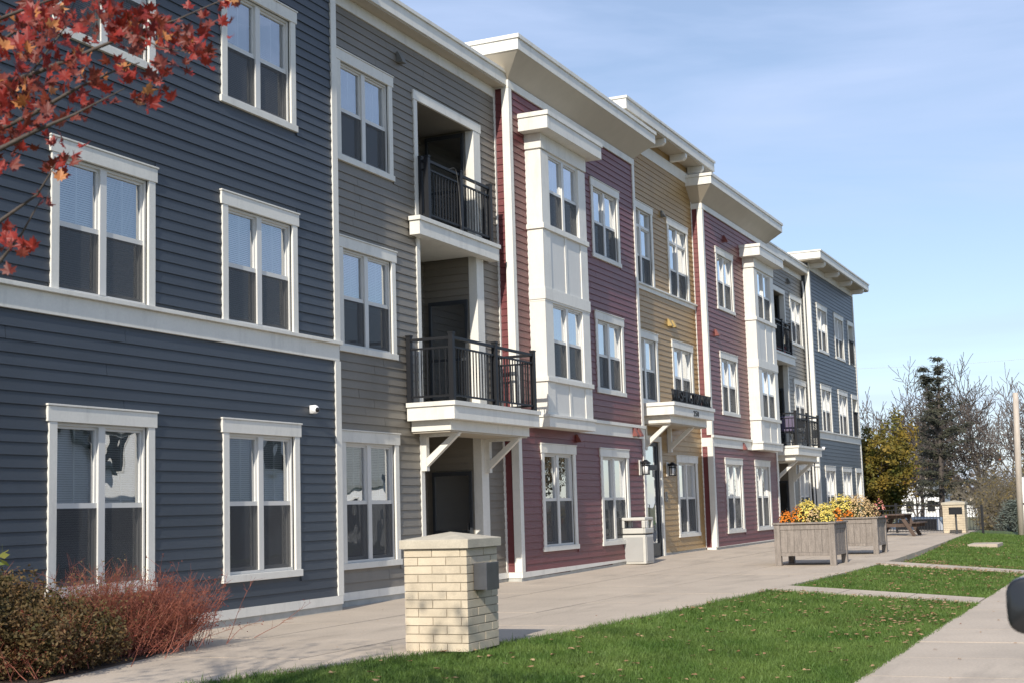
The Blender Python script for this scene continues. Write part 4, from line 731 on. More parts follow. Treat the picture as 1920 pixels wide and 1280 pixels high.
def mum(x, y, z, r, h, fm, label, name='chrysanthemum', n=520, hr=.021, gm='plant_green'):
    t = thing(name, label, 'flowers', (x, y, z)); q = random.Random(int(x * 997 + y * 131)); fl = MB(); gr = MB()
    for i in range(n):
        u = q.uniform(0, 2 * math.pi); ct = q.uniform(.02, 1) ** .7; st = math.sqrt(max(0, 1 - ct * ct)); k = q.uniform(.86, 1.06) + .08 * math.sin(5 * u)
        d = Vector((st * math.cos(u), st * math.sin(u), ct)); p = Vector((x + d.x * r * k, y + d.y * r * k, z + d.z * h * k)); nn = (d + Vector((q.uniform(-.4, .4), q.uniform(-.4, .4), q.uniform(-.1, .5)))).normalized()
        a = nn.orthogonal().normalized(); b = nn.cross(a); rr = hr * q.uniform(.7, 1.25); m6 = 6
        fl.add([p + nn * rr * .25] + [p + (a * math.cos(j * 2 * math.pi / m6) + b * math.sin(j * 2 * math.pi / m6)) * rr * (1 if j % 2 else .8) - nn * rr * .25 for j in range(m6)], [(0, 1 + j, 1 + (j + 1) % m6) for j in range(m6)])
    for i in range(int(n * .9)):
        u = q.uniform(0, 2 * math.pi); k = q.uniform(.2, 1.0); zz = q.uniform(-.05, .75) * h; rr = r * math.sqrt(max(.05, 1 - (max(zz, 0) / h) ** 2)) * .93 * math.sqrt(k)
        p = Vector((x + rr * math.cos(u), y + rr * math.sin(u), z + zz)); d = Vector((q.uniform(-1, 1), q.uniform(-1, 1), q.uniform(-.2, 1))).normalized(); s = d.orthogonal().normalized() * .014; L = q.uniform(.03, .07)
        gr.add([p - s, p + s, p + d * L * .6 + s * .9, p + d * L, p + d * L * .6 - s * .9], [(0, 1, 2, 3, 4)])
    part('foliage', gr, gm, t); part('blossoms', fl, fm, t)
zs = .84
mum(29.2, 7.08, zs, .15, .30, 'flower_orange', 'orange marigolds at the left corner of the near planter', 'marigold', 130, .023); mum(29.25, 6.83, zs, .17, .36, 'flower_orange', 'orange marigolds behind the leftmost ones in the near planter', 'marigold', 150, .023)
mum(29.35, 6.66, zs, .28, .50, 'flower_yellow', 'large yellow chrysanthemum left of centre in the near planter'); mum(29.22, 6.5, zs, .19, .34, 'flower_tan', 'fading tan chrysanthemum low in the middle of the near planter', n=200)
mum(29.5, 6.35, zs, .25, .42, 'flower_yellow', 'bright yellow chrysanthemum right of centre in the near planter', n=430); mum(29.15, 6.24, zs, .16, .27, 'flower_yellow', 'small yellow chrysanthemum at the right front of the near planter', n=170); mum(29.75, 6.1, zs, .12, .34, 'flower_orange', 'rust orange marigolds at the right back of the near planter', 'marigold', 80, .026)
mum(34.5, 6.95, zs, .40, .60, 'flower_yellow', 'broad yellow chrysanthemum in the farther planter', n=900); mum(34.5, 6.55, zs, .38, .58, 'flower_tan', 'broad tan chrysanthemum in the farther planter', n=850); mum(34.35, 6.25, zs, .22, .42, 'flower_tan', 'small wilted chrysanthemum at the right of the farther planter', n=130, gm='shrub_green'); mum(34.8, 6.1, zs, .16, .46, 'flower_pink', 'pink flowers at the right end of the farther planter', 'pink_flowers', 30, .035); mum(34.15, 6.75, zs, .15, .25, 'flower_orange', 'orange marigolds at the front of the farther planter', 'marigold', 70, .028)
# ------------------------------------------------------------------ picnic table, pedestal grill, fence
x, y, z = 48.6, 7.95, gz(48.6, 8)
t = thing('picnic_table', 'brown wooden picnic table beside the black fence', 'picnic table', (x, y, z))
for k in range(5): part('plank', MB().box(x - .85, x + .85, y - .36 + k * .147, y - .36 + k * .147 + .137, z + .70, z + .74), 'wood_brown', t, bev=.004)
for s in (-1, 1):
    for k in (0, 1): c = y + s * .70 + (k - .5) * .147; part('seat_plank', MB().box(x - .85, x + .85, c - .068, c + .068, z + .42, z + .46), 'wood_brown', t, bev=.004)
for e in (-.62, .62):
    for s in (-1, 1): part('leg', MB().bar((x + e, y + s * .62, z), (x + e, y + s * .2, z + .70), .045, .12), 'wood_brown', t)
    part('cross_beam', MB().box(x + e + .04, x + e + .085, y - .78, y + .78, z + .31, z + .419), 'wood_brown', t); part('cross_beam', MB().box(x + e + .04, x + e + .085, y - .34, y + .34, z + .60, z + .699), 'wood_brown', t)
x, y, z = 49.6, 6.18, gz(49.6, 6.2)
t = thing('pedestal_grill', 'black charcoal grill on a steel post beside the far brick pillar', 'grill', (x, y, z)); part('post', MB().tube([(x, y, z), (x, y, z + .66)], .035, 8), 'galvanized', t); part('base_plate', MB().box(x - .14, x + .14, y - .14, y + .14, z, z + .012), 'galvanized', t)
part('firebox', MB().box(x - .16, x + .16, y - .2, y - .185, z + .66, z + .9).box(x - .16, x + .16, y + .185, y + .2, z + .66, z + .9).box(x - .16, x + .16, y - .2, y + .2, z + .66, z + .68).box(x + .145, x + .16, y - .184, y + .184, z + .681, z + .9).box(x - .16, x - .145, y - .184, y + .184, z + .681, z + .83), 'metal_black', t); part('grate', MB().box(x - .14, x + .14, y - .18, y + .18, z + .80, z + .81), 'metal_black', t)
fz = gz(51.3, 8); t = thing('metal_fence', 'black metal picket fence behind the picnic table', 'fence', (51.4, 9.2, fz))
m = MB(); y0, y1 = 6.80, 12.5
for zz, w_ in ((1.0, .045), (.84, .03), (.08, .03)): m.box(51.4 - w_ / 2, 51.4 + w_ / 2, y0, y1, fz + zz - w_ / 2, fz + zz + w_ / 2)
part('rail', m, 'metal_black', t)
for yy in (8.45, 10.2, 11.9): part('post', MB().box(51.36, 51.44, yy - .04, yy + .04, fz, fz + 1.08), 'metal_black', t)
for k in range(52): inst('picket', PICK, t, (51.4, y0 + .05 + k * .108, fz + .08), (1, 1, .76))
fz2 = gz(51.3, 6); t = thing('metal_fence', 'short black metal fence panel right of the far brick pillar', 'fence', (51.4, 5.8, fz2)); m = MB()
for zz in (.84, .08): m.box(51.385, 51.415, 5.56, 6.04, fz2 + zz - .015, fz2 + zz + .015)
part('rail', m, 'metal_black', t); part('post', MB().box(51.36, 51.44, 5.48, 5.56, fz2 - .2, fz2 + .95), 'metal_black', t)
for k in range(4): inst('picket', PICK, t, (51.4, 5.62 + k * .108, fz2 + .08), (1, 1, .76))
m = MB().box(41.0, 42.6, 4.05, 4.85, -.3, lz(42, 4.5) + .09); o = solo('concrete_pad', m, 'concrete', 'flat concrete pad set in the far lawn', 'concrete pad', bev=.01)
# ------------------------------------------------------------------ on the balconies
def rope(pts, label):
    m = MB(); P = [Vector(p) for p in pts]; Q = []
    for i in range(len(P) - 1):
        a, b, c, d = P[max(0, i - 1)], P[i], P[i + 1], P[min(len(P) - 1, i + 2)]
        for k in range(6): s = k / 6; Q.append(.5 * ((2 * b) + (c - a) * s + (2 * a - 5 * b + 4 * c - d) * s * s + (3 * b - a - 3 * c + d) * s ** 3))
    Q.append(P[-1]); m.tube(Q, .0045, 5); return solo('rope', m, 'rope', label, 'rope', smooth=True)
yr = 10.53
rope([(20.75, yr, 7.13), (20.95, yr - .02, 7.17), (21.05, yr - .02, 6.9), (21.12, yr - .01, 6.5), (21.15, yr - .01, 6.2)], 'pale rope hanging from the middle of the upper balcony rail'); rope([(21.75, yr, 7.13), (21.8, yr - .02, 6.9), (21.83, yr - .02, 6.6), (21.95, yr - .01, 6.25)], 'speckled rope hanging at the right of the upper balcony rail')
x, y, z = 43.35, 10.35, 3.066; t = thing('patio_chair', 'dark patio chair with lilac cushion on the far balcony', 'chair', (x, y, z))
for a in (-.22, .22):
    for b in (-.22, .22): part('leg', MB().tube([(x + a, y + b, z), (x + a * .9, y + b * .9, z + .42)], .013, 6), 'metal_black', t)
part('seat', MB().box(x - .25, x + .25, y - .25, y + .25, z + .42, z + .45), 'metal_black', t); part('cushion', MB().box(x - .23, x + .23, y - .23, y + .23, z + .451, z + .53), 'cushion', t, bev=.03); part('backrest', MB().box(x + .21, x + .27, y - .24, y + .24, z + .55, z + .95), 'cushion', t, bev=.025)
x, y = 44.2, 10.2; t = thing('patio_chair', 'dark folding chair beside the lilac chair on the far balcony', 'chair', (x, y, z))
for a in (-.2, .2): part('leg', MB().tube([(x + .25, y + a, z), (x - .2, y + a, z + .45)], .012, 6), 'chrome', t); part('leg', MB().tube([(x - .25, y + a, z), (x + .22, y + a, z + .85)], .012, 6), 'chrome', t)
part('seat', MB().box(x - .22, x + .2, y - .21, y + .21, z + .43, z + .46), 'metal_black', t); part('backrest', MB().box(x + .17, x + .2, y - .21, y + .21, z + .6, z + .86), 'metal_black', t)
x, y = 44.9, 10.1; t = thing('white_bucket', 'small white bucket on the far second floor balcony', 'bucket', (x, y, z)); part('bucket_body', MB().lathe((x, y, z), [(.10, 0), (.13, .24)], 14), 'white_plastic', t, smooth=True); part('handle', MB().tube([(x - .13, y, z + .22), (x - .08, y, z + .32), (x + .08, y, z + .32), (x + .13, y, z + .22)], .005, 5), 'galvanized', t)
x, y, z = 45.1, 10.85, 6.13; t = thing('storage_tub', 'red tub on the far third floor balcony', 'tub', (x, y, z)); part('tub_body', MB().frustum((x - .2, x + .2, y - .14, y + .14), z, (x - .25, x + .25, y - .18, y + .18), z + .25), 'red_cloth', t, bev=.02); part('lid', MB().box(x - .26, x + .26, y - .19, y + .19, z + .251, z + .28), 'red_cloth', t, bev=.008)

# ------------------------------------------------------------------ vegetation
def grow(base, h, levels, q, r0, spread=.6, kids=(3, 5), first=.35, droop=0., tilt=(0, 0), shrink=.68, seg=4, up=.25, rmin=.004):
    out = []; tips = []
    def br(p, d, L, r, lv):
        pts = [p]; c = p; dd = d
        for i in range(seg):
            dd = (dd + Vector((q.uniform(-1, 1), q.uniform(-1, 1), q.uniform(-.6, .6))) * .16 + Vector((0, 0, up * .25 - droop * .2))).normalized(); c = c + dd * L / seg; pts.append(c)
        rs_ = [max(rmin, r * (1 - .55 * i / seg)) for i in range(seg + 1)]; out.append((pts, rs_, lv))
        if lv == 0: tips.append((pts[-1], dd)); tips.append((pts[-2], dd)); return
        n = q.randint(*kids) + (1 if lv == levels else 0)
        for k in range(n):
            t = first + (1 - first) * (k + q.uniform(0, .9)) / n if lv == levels else q.uniform(.25, 1); i = min(seg - 1, int(t * seg)); fr_ = t * seg - i
            p2 = pts[i].lerp(pts[i + 1], min(1, fr_)); a = q.uniform(0, 6.28); u = dd.orthogonal().normalized(); v = dd.cross(u)
            d2 = (dd * (1 - spread * .5) + (u * math.cos(a) + v * math.sin(a)) * spread).normalized()
            br(p2, d2, L * shrink * q.uniform(.75, 1.1), rs_[i] * .62, lv - 1)
        br(pts[-1], dd, L * shrink, rs_[-1], lv - 1)
    br(Vector(base), Vector((tilt[0], tilt[1], 1)).normalized(), h, r0, levels); return out, tips
def leaf_cloud(pts, q, s, n_each, rad, flat=1.0):
    V = []; F = []
    for p in pts:
        for i in range(n_each):
            c = Vector(p) + Vector((q.gauss(0, rad), q.gauss(0, rad), q.gauss(0, rad * flat))); d = Vector((q.uniform(-1, 1), q.uniform(-1, 1), q.uniform(-.8, .8))).normalized(); e = d.orthogonal().normalized(); e = (e * math.cos(2.1 * i) + d.cross(e) * math.sin(2.1 * i)); r = s * q.uniform(.6, 1.3); k = len(V)
            V += [c - d * r, c + e * r * .55, c + d * r, c - e * r * .55]; F.append((k, k + 1, k + 2, k + 3))
    return np.array([tuple(v) for v in V]), np.array(F)
def cloud_part(name, V, F, m, parent, kind=None):
    g = ORG[parent.name]; me = npmesh(name, V - np.array(g), F, m); o = link(bpy.data.objects.new(name, me)); o.parent = parent
    if kind: o['kind'] = kind
    return o
def bare_tree(base, h, seed, label, r0=.16, levels=5, group='bare trees beyond the lawn', bark='bark', **k):
    q = random.Random(seed); t = thing('bare_tree', label, 'tree', base, group); b, tips = grow(base, h, levels, q, r0, rmin=.019, **k); tr, cr = MB(), MB()
    for pts, rs_, lv in b: (tr if lv >= levels - 1 else cr).tube(pts, rs_, 5 if lv >= levels - 2 else 3, cap=False)
    part('trunk', tr, bark, t, smooth=True); part('crown', cr, bark, t); return t, tips
GZ = -1.15
bare_tree((93, 10.0, GZ), 3.8, 11, 'large spreading bare tree right of the ragged spruce', .20, 5, spread=.75, kids=(3, 4), first=.45, shrink=.74, bark='bark')
bare_tree((99.8, 14.6, GZ), 3.9, 12, 'rounded bare tree left of the ragged spruce', .18, 5, spread=.75, kids=(3, 4), first=.5, shrink=.74, bark='bark')
bare_tree((81.5, 15.2, GZ), 3.6, 13, 'slender bare tree rising behind the yellow-green tree', .10, 4, spread=.5, kids=(2, 4), shrink=.66, bark='bark_pale')
bare_tree((76, 5.1, GZ), 3.4, 14, 'bare tree at the right edge behind the wooden pole', .15, 5, spread=.7, kids=(2, 3), first=.5, shrink=.72, bark='bark_pale')
bare_tree((104, 9.0, GZ), 4.0, 15, 'pale bare tree farthest back between the spruce and the pole', .16, 5, spread=.7, kids=(2, 3), first=.5, shrink=.73, bark='bark_pale')
bare_tree((88, 13.2, GZ), 2.6, 16, 'thin bare tree standing over the white house', .10, 4, spread=.6, kids=(2, 4), shrink=.68, bark='bark_pale')
def leafy_tree(base, h, seed, label, m, r0, n_each, s, rad, levels=4, cat='tree', **k):
    q = random.Random(seed); t = thing('broadleaf_tree', label, cat, base); b, tips = grow(base, h, levels, q, r0, **k); tr = MB()
    for pts, rs_, lv in b: tr.tube(pts, rs_, 5, cap=False)
    part('trunk', tr, 'bark', t, smooth=True); V, F = leaf_cloud([p for p, d in tips], q, s, n_each, rad); cloud_part('crown', V, F, m, t); return t
leafy_tree((63.4, 11.35, GZ), 2.25, 21, 'yellow-green autumn tree just past the far corner of the building', 'autumn_mix', .11, 17, .085, .15, levels=4, spread=.62, kids=(3, 4), first=.15, shrink=.72)
leafy_tree((200, 30.5, GZ), 3.2, 22, 'low orange autumn tree beside the white house', 'maple_orange', .12, 9, .16, .4, levels=4, spread=.6, kids=(3, 4), first=.2, shrink=.7)
leafy_tree((196, 26.8, GZ), 3.4, 23, 'small golden autumn tree behind the white house', 'autumn_mix', .14, 14, .2, .45, levels=3, spread=.6, kids=(3, 4), first=.2, shrink=.7)
def spruce(base, h, R0, seed, label, m, ragged=.35, tiers=26, n=9, top2=False, s=.13, lowest=.08):
    q = random.Random(seed); t = thing('spruce_tree', label, 'tree', base); tr, V = MB(), []; b = Vector(base); trunks = [(b, b + Vector((.25, -.3, h)))]
    if top2: trunks.append((b + Vector((.1, -.12, h * .55)), b + Vector((.4, .62, h * .96))))
    F = []
    for ti, (p0, p1) in enumerate(trunks):
        tr.tube([p0, p0.lerp(p1, .5), p1], [h * .018 / (1 + ti), h * .012 / (1 + ti), .01], 6)
        for i in range(tiers if ti == 0 else 8):
            u = (i + q.uniform(0, .8)) / (tiers if ti == 0 else 8); u = lowest + (1 - lowest) * u if ti == 0 else .35 + .65 * u; c = p0.lerp(p1, u); L0 = R0 * (1 - u) ** .8 + .12 if ti == 0 else .5 * (1 - u) + .15
            for k in range(n):
                if q.random() < ragged * .75: continue
                a = q.uniform(0, 6.28); L = L0 * q.uniform(1 - ragged * 1.2, 1.1); d = Vector((math.cos(a), math.sin(a), -.16 + .55 * u)); e = c + d * L + Vector((0, 0, .12 * L)); tr.tube([c, c.lerp(e, .5) - Vector((0, 0, .05 * L)), e], [.022, .014, .005], 3, cap=False)
                ns = max(3, int(L / .16))
                for j in range(ns):
                    f_ = .25 + .75 * (j + q.random()) / ns; w0 = c.lerp(e, f_)
                    for r_ in range(7):
                        x_ = Vector((q.gauss(0, .12), q.gauss(0, .12), q.gauss(-.04, .06))); dd = Vector((q.uniform(-1, 1), q.uniform(-1, 1), q.uniform(-.5, .35))).normalized(); ee = dd.orthogonal().normalized(); kk = len(V); p = w0 + x_
                        V += [p - ee * s * .16, p + ee * s * .16, p + dd * s * q.uniform(.7, 1.3)]; F.append((kk, kk + 1, kk + 2))
    part('trunk', tr, 'bark', t); cloud_part('crown', np.array([tuple(v) for v in V]), np.array(F), m, t); return t
spruce((81.4, 10.9, GZ), 10.4, 3.7, 31, 'tall ragged dark spruce with a forked top', 'needle', .78, 24, 13, True, .23, .2)
spruce((59.9, 5.5, -1.1), 2.2, .95, 32, 'small blue-grey spruce beside the wooden pole', 'needle_blue', .15, 22, 14, False, .12)
# brown thicket behind the lawn
q = random.Random(41); m = MB(); tips = []
for i in range(330):
    x = q.uniform(62, 88); y = 3.2 + (x - 62) * .07 + q.uniform(0, 7.5) * (x / 75); 
    if y / x > .104: continue
    h = q.uniform(1.8, 5.2); p = Vector((x, y, GZ))
    for k in range(7):
        d = Vector((q.gauss(0, .3), q.gauss(0, .3), 1)).normalized(); e = p + d * h * q.uniform(.6, 1); mid = p.lerp(e, .5) + Vector((q.gauss(0, .1), q.gauss(0, .1), 0)); m.tube([p, mid, e], [.022, .014, .004], 3, cap=False)
        for j in range(7):
            s = q.uniform(.3, 1); b0 = p.lerp(e, s); e2 = b0 + Vector((q.gauss(0, .35), q.gauss(0, .35), q.uniform(.1, .8))) * .9; m.tube([b0, e2], [.009, .003], 3, cap=False)
            if q.random() < .3: tips.append(e2)
o = link(bpy.data.objects.new('thicket', m.mesh('thicket'))); o.data.materials.append(MATS['brush']); tag(o, 'brown leafless thicket behind the far lawn', 'thicket', kind='stuff')
V, F = leaf_cloud(tips, q, .07, 5, .22); o = link(bpy.data.objects.new('thicket_leaves', npmesh('thicket_leaves', V, F, 'brush_leaf'))); tag(o, 'last dull yellow leaves in the thicket behind the far lawn', 'leaves', kind='stuff')
# dense hedge line in the distance, so that the ground meets the sky behind trees
q = random.Random(43); P_ = []
for i in range(5200):
    x = q.uniform(190, 330); a = q.uniform(.015, .21); P_.append((x, x * a, GZ + q.uniform(0, 1) ** .8 * (3.2 + 2.2 * math.sin(x * .31 + a * 90) + 1.3 * math.sin(a * 260))))
V, F = leaf_cloud(P_, q, .55, 3, .6); o = link(bpy.data.objects.new('far_wood', npmesh('far_wood', V, F, 'brush'))); tag(o, 'brown far-off wood along the horizon', 'wood', kind='stuff')
# ---- shrubs by the blue wall
def twig_shrub(cx, cy, label, seed, n, H_, sp, m='twig_red', leafm=None):
    q = random.Random(seed); t = thing('twig_shrub', label, 'shrub', (cx, cy, .03)); mb = MB(); tips = []
    for i in range(n):
        a = q.uniform(0, 6.28); r = abs(q.gauss(0, .28)); p = Vector((cx + r * 1.5 * math.cos(a), cy + r * .8 * math.sin(a), .03)); L = H_ * q.uniform(.45, 1.1)
        d = Vector((max(-1.2, min(1.25, q.gauss(sp[0], .55))), q.gauss(sp[1], .32), q.uniform(.5, 1.1))).normalized(); pts = [p]; c = p; dd = d
        for k in range(5): dd = (dd + Vector((q.gauss(0, .12), q.gauss(0, .12), q.gauss(.02, .1)))).normalized(); c = c + dd * L / 5; c.y = min(c.y, FR - .1); c.z = max(c.z, .02); pts.append(c.copy())
        mb.tube(pts, [.0040, .0034, .0028, .0023, .0018, .0012], 3, cap=False)
        for k in range(11):
            s = q.uniform(.25, 1) * 4.99; i0 = int(s); b0 = pts[i0].lerp(pts[i0 + 1], s - i0); e2 = b0 + (dd * .5 + Vector((q.gauss(0, .6), q.gauss(0, .6), q.gauss(.2, .5)))).normalized() * L * q.uniform(.06, .2); e2.y = min(e2.y, FR - .06); e2.z = max(.02, e2.z); mb.tube([b0, e2], [.0019, .0009], 3, cap=False); tips.append(e2)
    part('stems', mb, m, t)
    if leafm:
        V, F = leaf_cloud([p for p in tips if q.random() < .35], q, .011, 2, .012); V[:, 1] = np.minimum(V[:, 1], FR - .05); cloud_part('leaves', V, F, leafm, t)
    return t
twig_shrub(10.75, 9.45, 'russet twiggy shrub in front of the ground floor window', 51, 620, .84, (.3, 0), leafm='brush_leaf')
twig_shrub(11.35, 9.3, 'low red twiggy shrub spilling onto the plaza', 52, 620, .78, (.6, -.1), leafm='maple_dark')
twig_shrub(9.45, 8.95, 'low rust coloured twigs at the bottom left corner', 53, 160, .55, (.1, -.1), leafm='maple_dark')
def leafy_shrub(lobes, label, seed, m, n, s):
    q = random.Random(seed); c0 = lobes[0]; t = thing('leafy_shrub', label, 'shrub', (c0[0], c0[1], .03)); P_ = []; st = MB()
    for (cx, cy, cz, r) in lobes:
        for i in range(8): st.tube([(cx + q.uniform(-.1, .1), cy + q.uniform(-.1, .1), .02), (cx + q.uniform(-r, r) * .6, cy + q.uniform(-r, r) * .6, cz + q.uniform(-.2, .6) * r)], [.012, .004], 4, cap=False)
        for i in range(int(n * r * r * 9)):
            d = Vector((q.gauss(0, 1), q.gauss(0, 1), q.gauss(0, 1))).normalized(); k = q.uniform(.5, 1.1) + .22 * math.sin(d.x * 9 + cx * 5) * math.sin(d.z * 8 + d.y * 7); p = Vector((cx, cy, cz)) + Vector((d.x * r * k, d.y * r * k, d.z * r * .85 * k)); p.y = min(p.y, FR - .12)
            if p.z > .03: P_.append(p)
    V, F = leaf_cloud(P_, q, s, 5, .04); V[:, 2] = np.maximum(V[:, 2], .02); tag(part('stems', st, 'bark', t), kind='stuff'); cloud_part('foliage', V, F, m, t)
leafy_shrub([(9.55, 9.4, .42, .5), (9.2, 9.6, .55, .45), (10.0, 9.3, .32, .42), (10.25, 9.1, .25, .34), (8.8, 9.3, .5, .5), (9.3, 8.9, .3, .38), (9.8, 8.95, .2, .32), (9.75, 9.75, .5, .4)], 'dense olive green shrub with bronze tips at the left edge', 61, 'shrub_green', 1100, .019)
q = random.Random(63); t = thing('tall_weed', 'tall thin green plant rising above the olive shrub', 'plant', (9.75, 9.85, .03)); m = MB(); P_ = []
for k in range(4):
    p = Vector((9.75 + k * .08, 9.85, .03)); e = p + Vector((q.uniform(-.15, .2), q.uniform(-.1, .1), q.uniform(.85, 1.12))); m.tube([p, p.lerp(e, .5) + Vector((.03, 0, 0)), e], [.006, .005, .002], 4, cap=False)
    for j in range(9): P_.append(p.lerp(e, .35 + .07 * j) + Vector((q.gauss(0, .05), q.gauss(0, .05), 0)))
part('stem', m, 'plant_green', t); V, F = leaf_cloud(P_, q, .05, 3, .035, .4); cloud_part('leaves', V, F, 'leaf_green', t)
# ------------------------------------------------------------------ red maple hanging into the top left corner
lp = []
for k, (a, r) in enumerate(((0, 1), (14, .62), (26, .72), (38, .42), (58, .95), (74, .52), (98, .60), (120, .30), (150, .42), (180, .16))): lp.append((a, r))
ring = [(a, r) for a, r in lp] + [(-a, r) for a, r in reversed(lp[1:-1])]
def leaf_mesh(m, curl):
    b = MB(); pts = [(.0, .0, .0)] + [(r * math.sin(R(a)) * .95, r * math.cos(R(a)), curl * (abs(math.sin(R(a))) * r) ** 1.5 - .18 * curl * r * max(0, math.cos(R(a)))) for a, r in ring]
    b.add(pts, [(0, 1 + i, 1 + (i + 1) % len(ring)) for i in range(len(ring))]); b.add([(0, -.16, 0), (.012, -.16, 0), (.012, -.75, -.12), (0, -.75, -.12)], [(0, 1, 2, 3)])
    me = b.mesh('leaf'); me.materials.append(MATS[m]); return me
LM = [leaf_mesh(m, c) for m in ('maple_red', 'maple_orange', 'maple_dark') for c in (.5, -.4)]
mt = thing('maple_tree', 'red maple with branches hanging into the top left corner', 'tree', (2.6, 5.6, -.02)); q = random.Random(71)
BR = [[(4.77, 4.97, 3.353), (4.736, 4.557, 3.364), (4.74, 4.293, 3.407), (4.763, 3.978, 3.475), (4.759, 3.74, 3.49), (4.767, 3.462, 3.546)], [(4.576, 4.762, 3.033), (4.61, 4.417, 3.127), (4.603, 4.167, 3.201), (4.592, 3.936, 3.245), (4.633, 3.835, 3.276)], [(4.384, 4.499, 2.881), (4.399, 4.199, 2.967), (4.387, 3.97, 3.005), (4.464, 3.77, 3.107)], [(4.973, 5.185, 3.591), (5.002, 4.834, 3.743), (5.075, 4.633, 3.88)], [(4.565, 4.676, 2.579), (4.597, 4.583, 2.659), (4.655, 4.423, 2.772), (4.604, 4.255, 2.897)], [(4.654, 4.794, 2.336), (4.688, 4.671, 2.5), (4.717, 4.574, 2.618), (4.664, 4.407, 2.755)], [(4.736, 4.557, 3.364), (4.856, 4.464, 3.606), (4.869, 4.382, 3.79)], [(4.763, 3.978, 3.475), (4.741, 3.813, 3.371), (4.715, 3.643, 3.316)], [(4.455, 4.648, 3.501), (4.545, 4.425, 3.589), (4.672, 4.113, 3.697)]]
tr = MB(); tr.tube([(2.6, 5.6, -.05), (2.62, 5.58, 1.2), (2.55, 5.5, 2.4), (2.65, 5.4, 3.6), (2.6, 5.5, 5.2)], [.14, .12, .11, .08, .04], 10); part('trunk', tr, 'bark', mt, smooth=True)
hub = {0: (3.4, 5.5, 2.9), 1: (3.3, 5.5, 2.6), 2: (3.3, 5.4, 2.4), 3: (3.4, 5.7, 3.0), 4: (3.5, 5.3, 2.3), 5: (3.6, 5.4, 2.05), 8: (3.3, 5.4, 3.1)}
for i, b in enumerate(BR):
    pts = ([(2.57, 5.5, 2.1 + .12 * i), hub[i]] if i in hub else []) + list(b); n = len(pts); r0 = .022 if i in hub else .006
    part('branch', MB().tube(pts, [max(.0022, r0 * (1 - k / n) ** 1.3) for k in range(n)], 6), 'bark', mt, smooth=True)
for p in MAPLE_LEAVES:
    k = q.choices(range(6), [5, 5, 1.6, 1.2, 6, 6])[0]; s = q.uniform(.038, .064); inst('leaf', LM[k], mt, p, (s, s, s), (q.uniform(.6, 2.4), q.uniform(-.7, .7), q.uniform(0, 6.28)))
ex = [MB(), MB()]
for p in MAPLE_LEAVES:
    for c in range(1):
        i = 0 if q.random() < .5 else 1; src = LM[0 if i == 0 else 4]; M4 = Matrix.Translation(Vector(p) + Vector((q.gauss(0, .05), q.gauss(0, .05), q.gauss(0, .05)))) @ Matrix.Rotation(q.uniform(0, 6.28), 4, 'Z') @ Matrix.Rotation(q.uniform(.5, 2.5), 4, 'X') @ Matrix.Scale(q.uniform(.03, .055), 4)
        ex[i].add([M4 @ v.co for v in src.vertices], [tuple(f.vertices) for f in src.polygons])
tag(part('foliage', ex[0], 'maple_red', mt), kind='stuff'); tag(part('foliage', ex[1], 'maple_dark', mt), kind='stuff')
# the rest of the crown, above and left of the view
tip = []; bm = MB()
for i in range(40):
    a = q.uniform(0, 6.28); e = Vector((2.3 + 1.75 * math.cos(a) * q.uniform(.4, 1), 5.7 + 1.7 * math.sin(a) * q.uniform(.4, 1), q.uniform(3.8, 6.6))); bm.tube([(2.6, 5.5, q.uniform(2.4, 4.6)), Vector((2.6, 5.5, 4)).lerp(e, .5), e], [.03, .015, .004], 5, cap=False); tip += [e, Vector((2.6, 5.5, 4.2)).lerp(e, .7)]
V, F = leaf_cloud(tip, q, .06, 9, .33); keep = np.array([V[f].mean(0) for f in F]); ok = ~((keep[:, 0] > 3.55) & (keep[:, 2] < 4.9)); F = F[ok]
part('upper_branches', bm, 'bark', mt); cloud_part('crown', V, F, 'maple_red', mt, 'stuff')

# ------------------------------------------------------------------ post, wires, signal
o = solo('wooden_pole', MB().tube([(52.45, 4.36, -.45), (52.15, 4.26, 2.5), (51.87, 4.16, 4.92)], [.12, .11, .095], 12), 'pole_wood', 'leaning wooden pole at the right edge of the lawn', 'pole', smooth=True)
t = thing('cable_guard', 'pale plastic cable guard on the lower part of the wooden pole', 'cable guard', (52.3, 4.2, -.3)); part('guard', MB().tube([(52.42, 4.225, -.3), (52.22, 4.155, 1.95)], [.055, .055], 8), 'white_paint', t, smooth=True); part('strap', MB().tube([(52.30, 4.18, 1.0), (52.295, 4.178, 1.06)], [.066, .066], 8), 'galvanized', t)
solo('power_line', MB().tube([(121.1, 22.6, 12.6), (124, 15.5, 12.65), (127.1, 8.6, 13.0)], .012, 5), 'wire', 'thin pale wire high over the trees', 'wire'); solo('power_line', MB().tube([(92.6, 18.5, 3.7), (93.5, 13, 3.45), (95.19, 8.96, 4.35), (96.5, 4.0, 4.7)], .016, 5), 'bark', 'dark span wire that carries the hanging signal', 'wire')
x, y, z = 95.19, 8.96, 3.5; t = thing('traffic_signal', 'small dark hanging signal with a red light between bare trees', 'traffic signal', (x, y, z)); part('housing', MB().box(x - .12, x + .12, y - .17, y + .17, z + .08, z + .52), 'rubber', t, bev=.03); part('visor', MB().box(x - .26, x - .121, y - .14, y - .02, z + .24, z + .26), 'rubber', t); part('hanger', MB().tube([(x, y, z + .51), (x, y, z + .86)], .03, 6), 'rubber', t); part('lens', MB().ball((x - .125, y - .08, z + .17), .06, 12, 6, (.4, 1, 1)), 'signal_red', t, smooth=True)
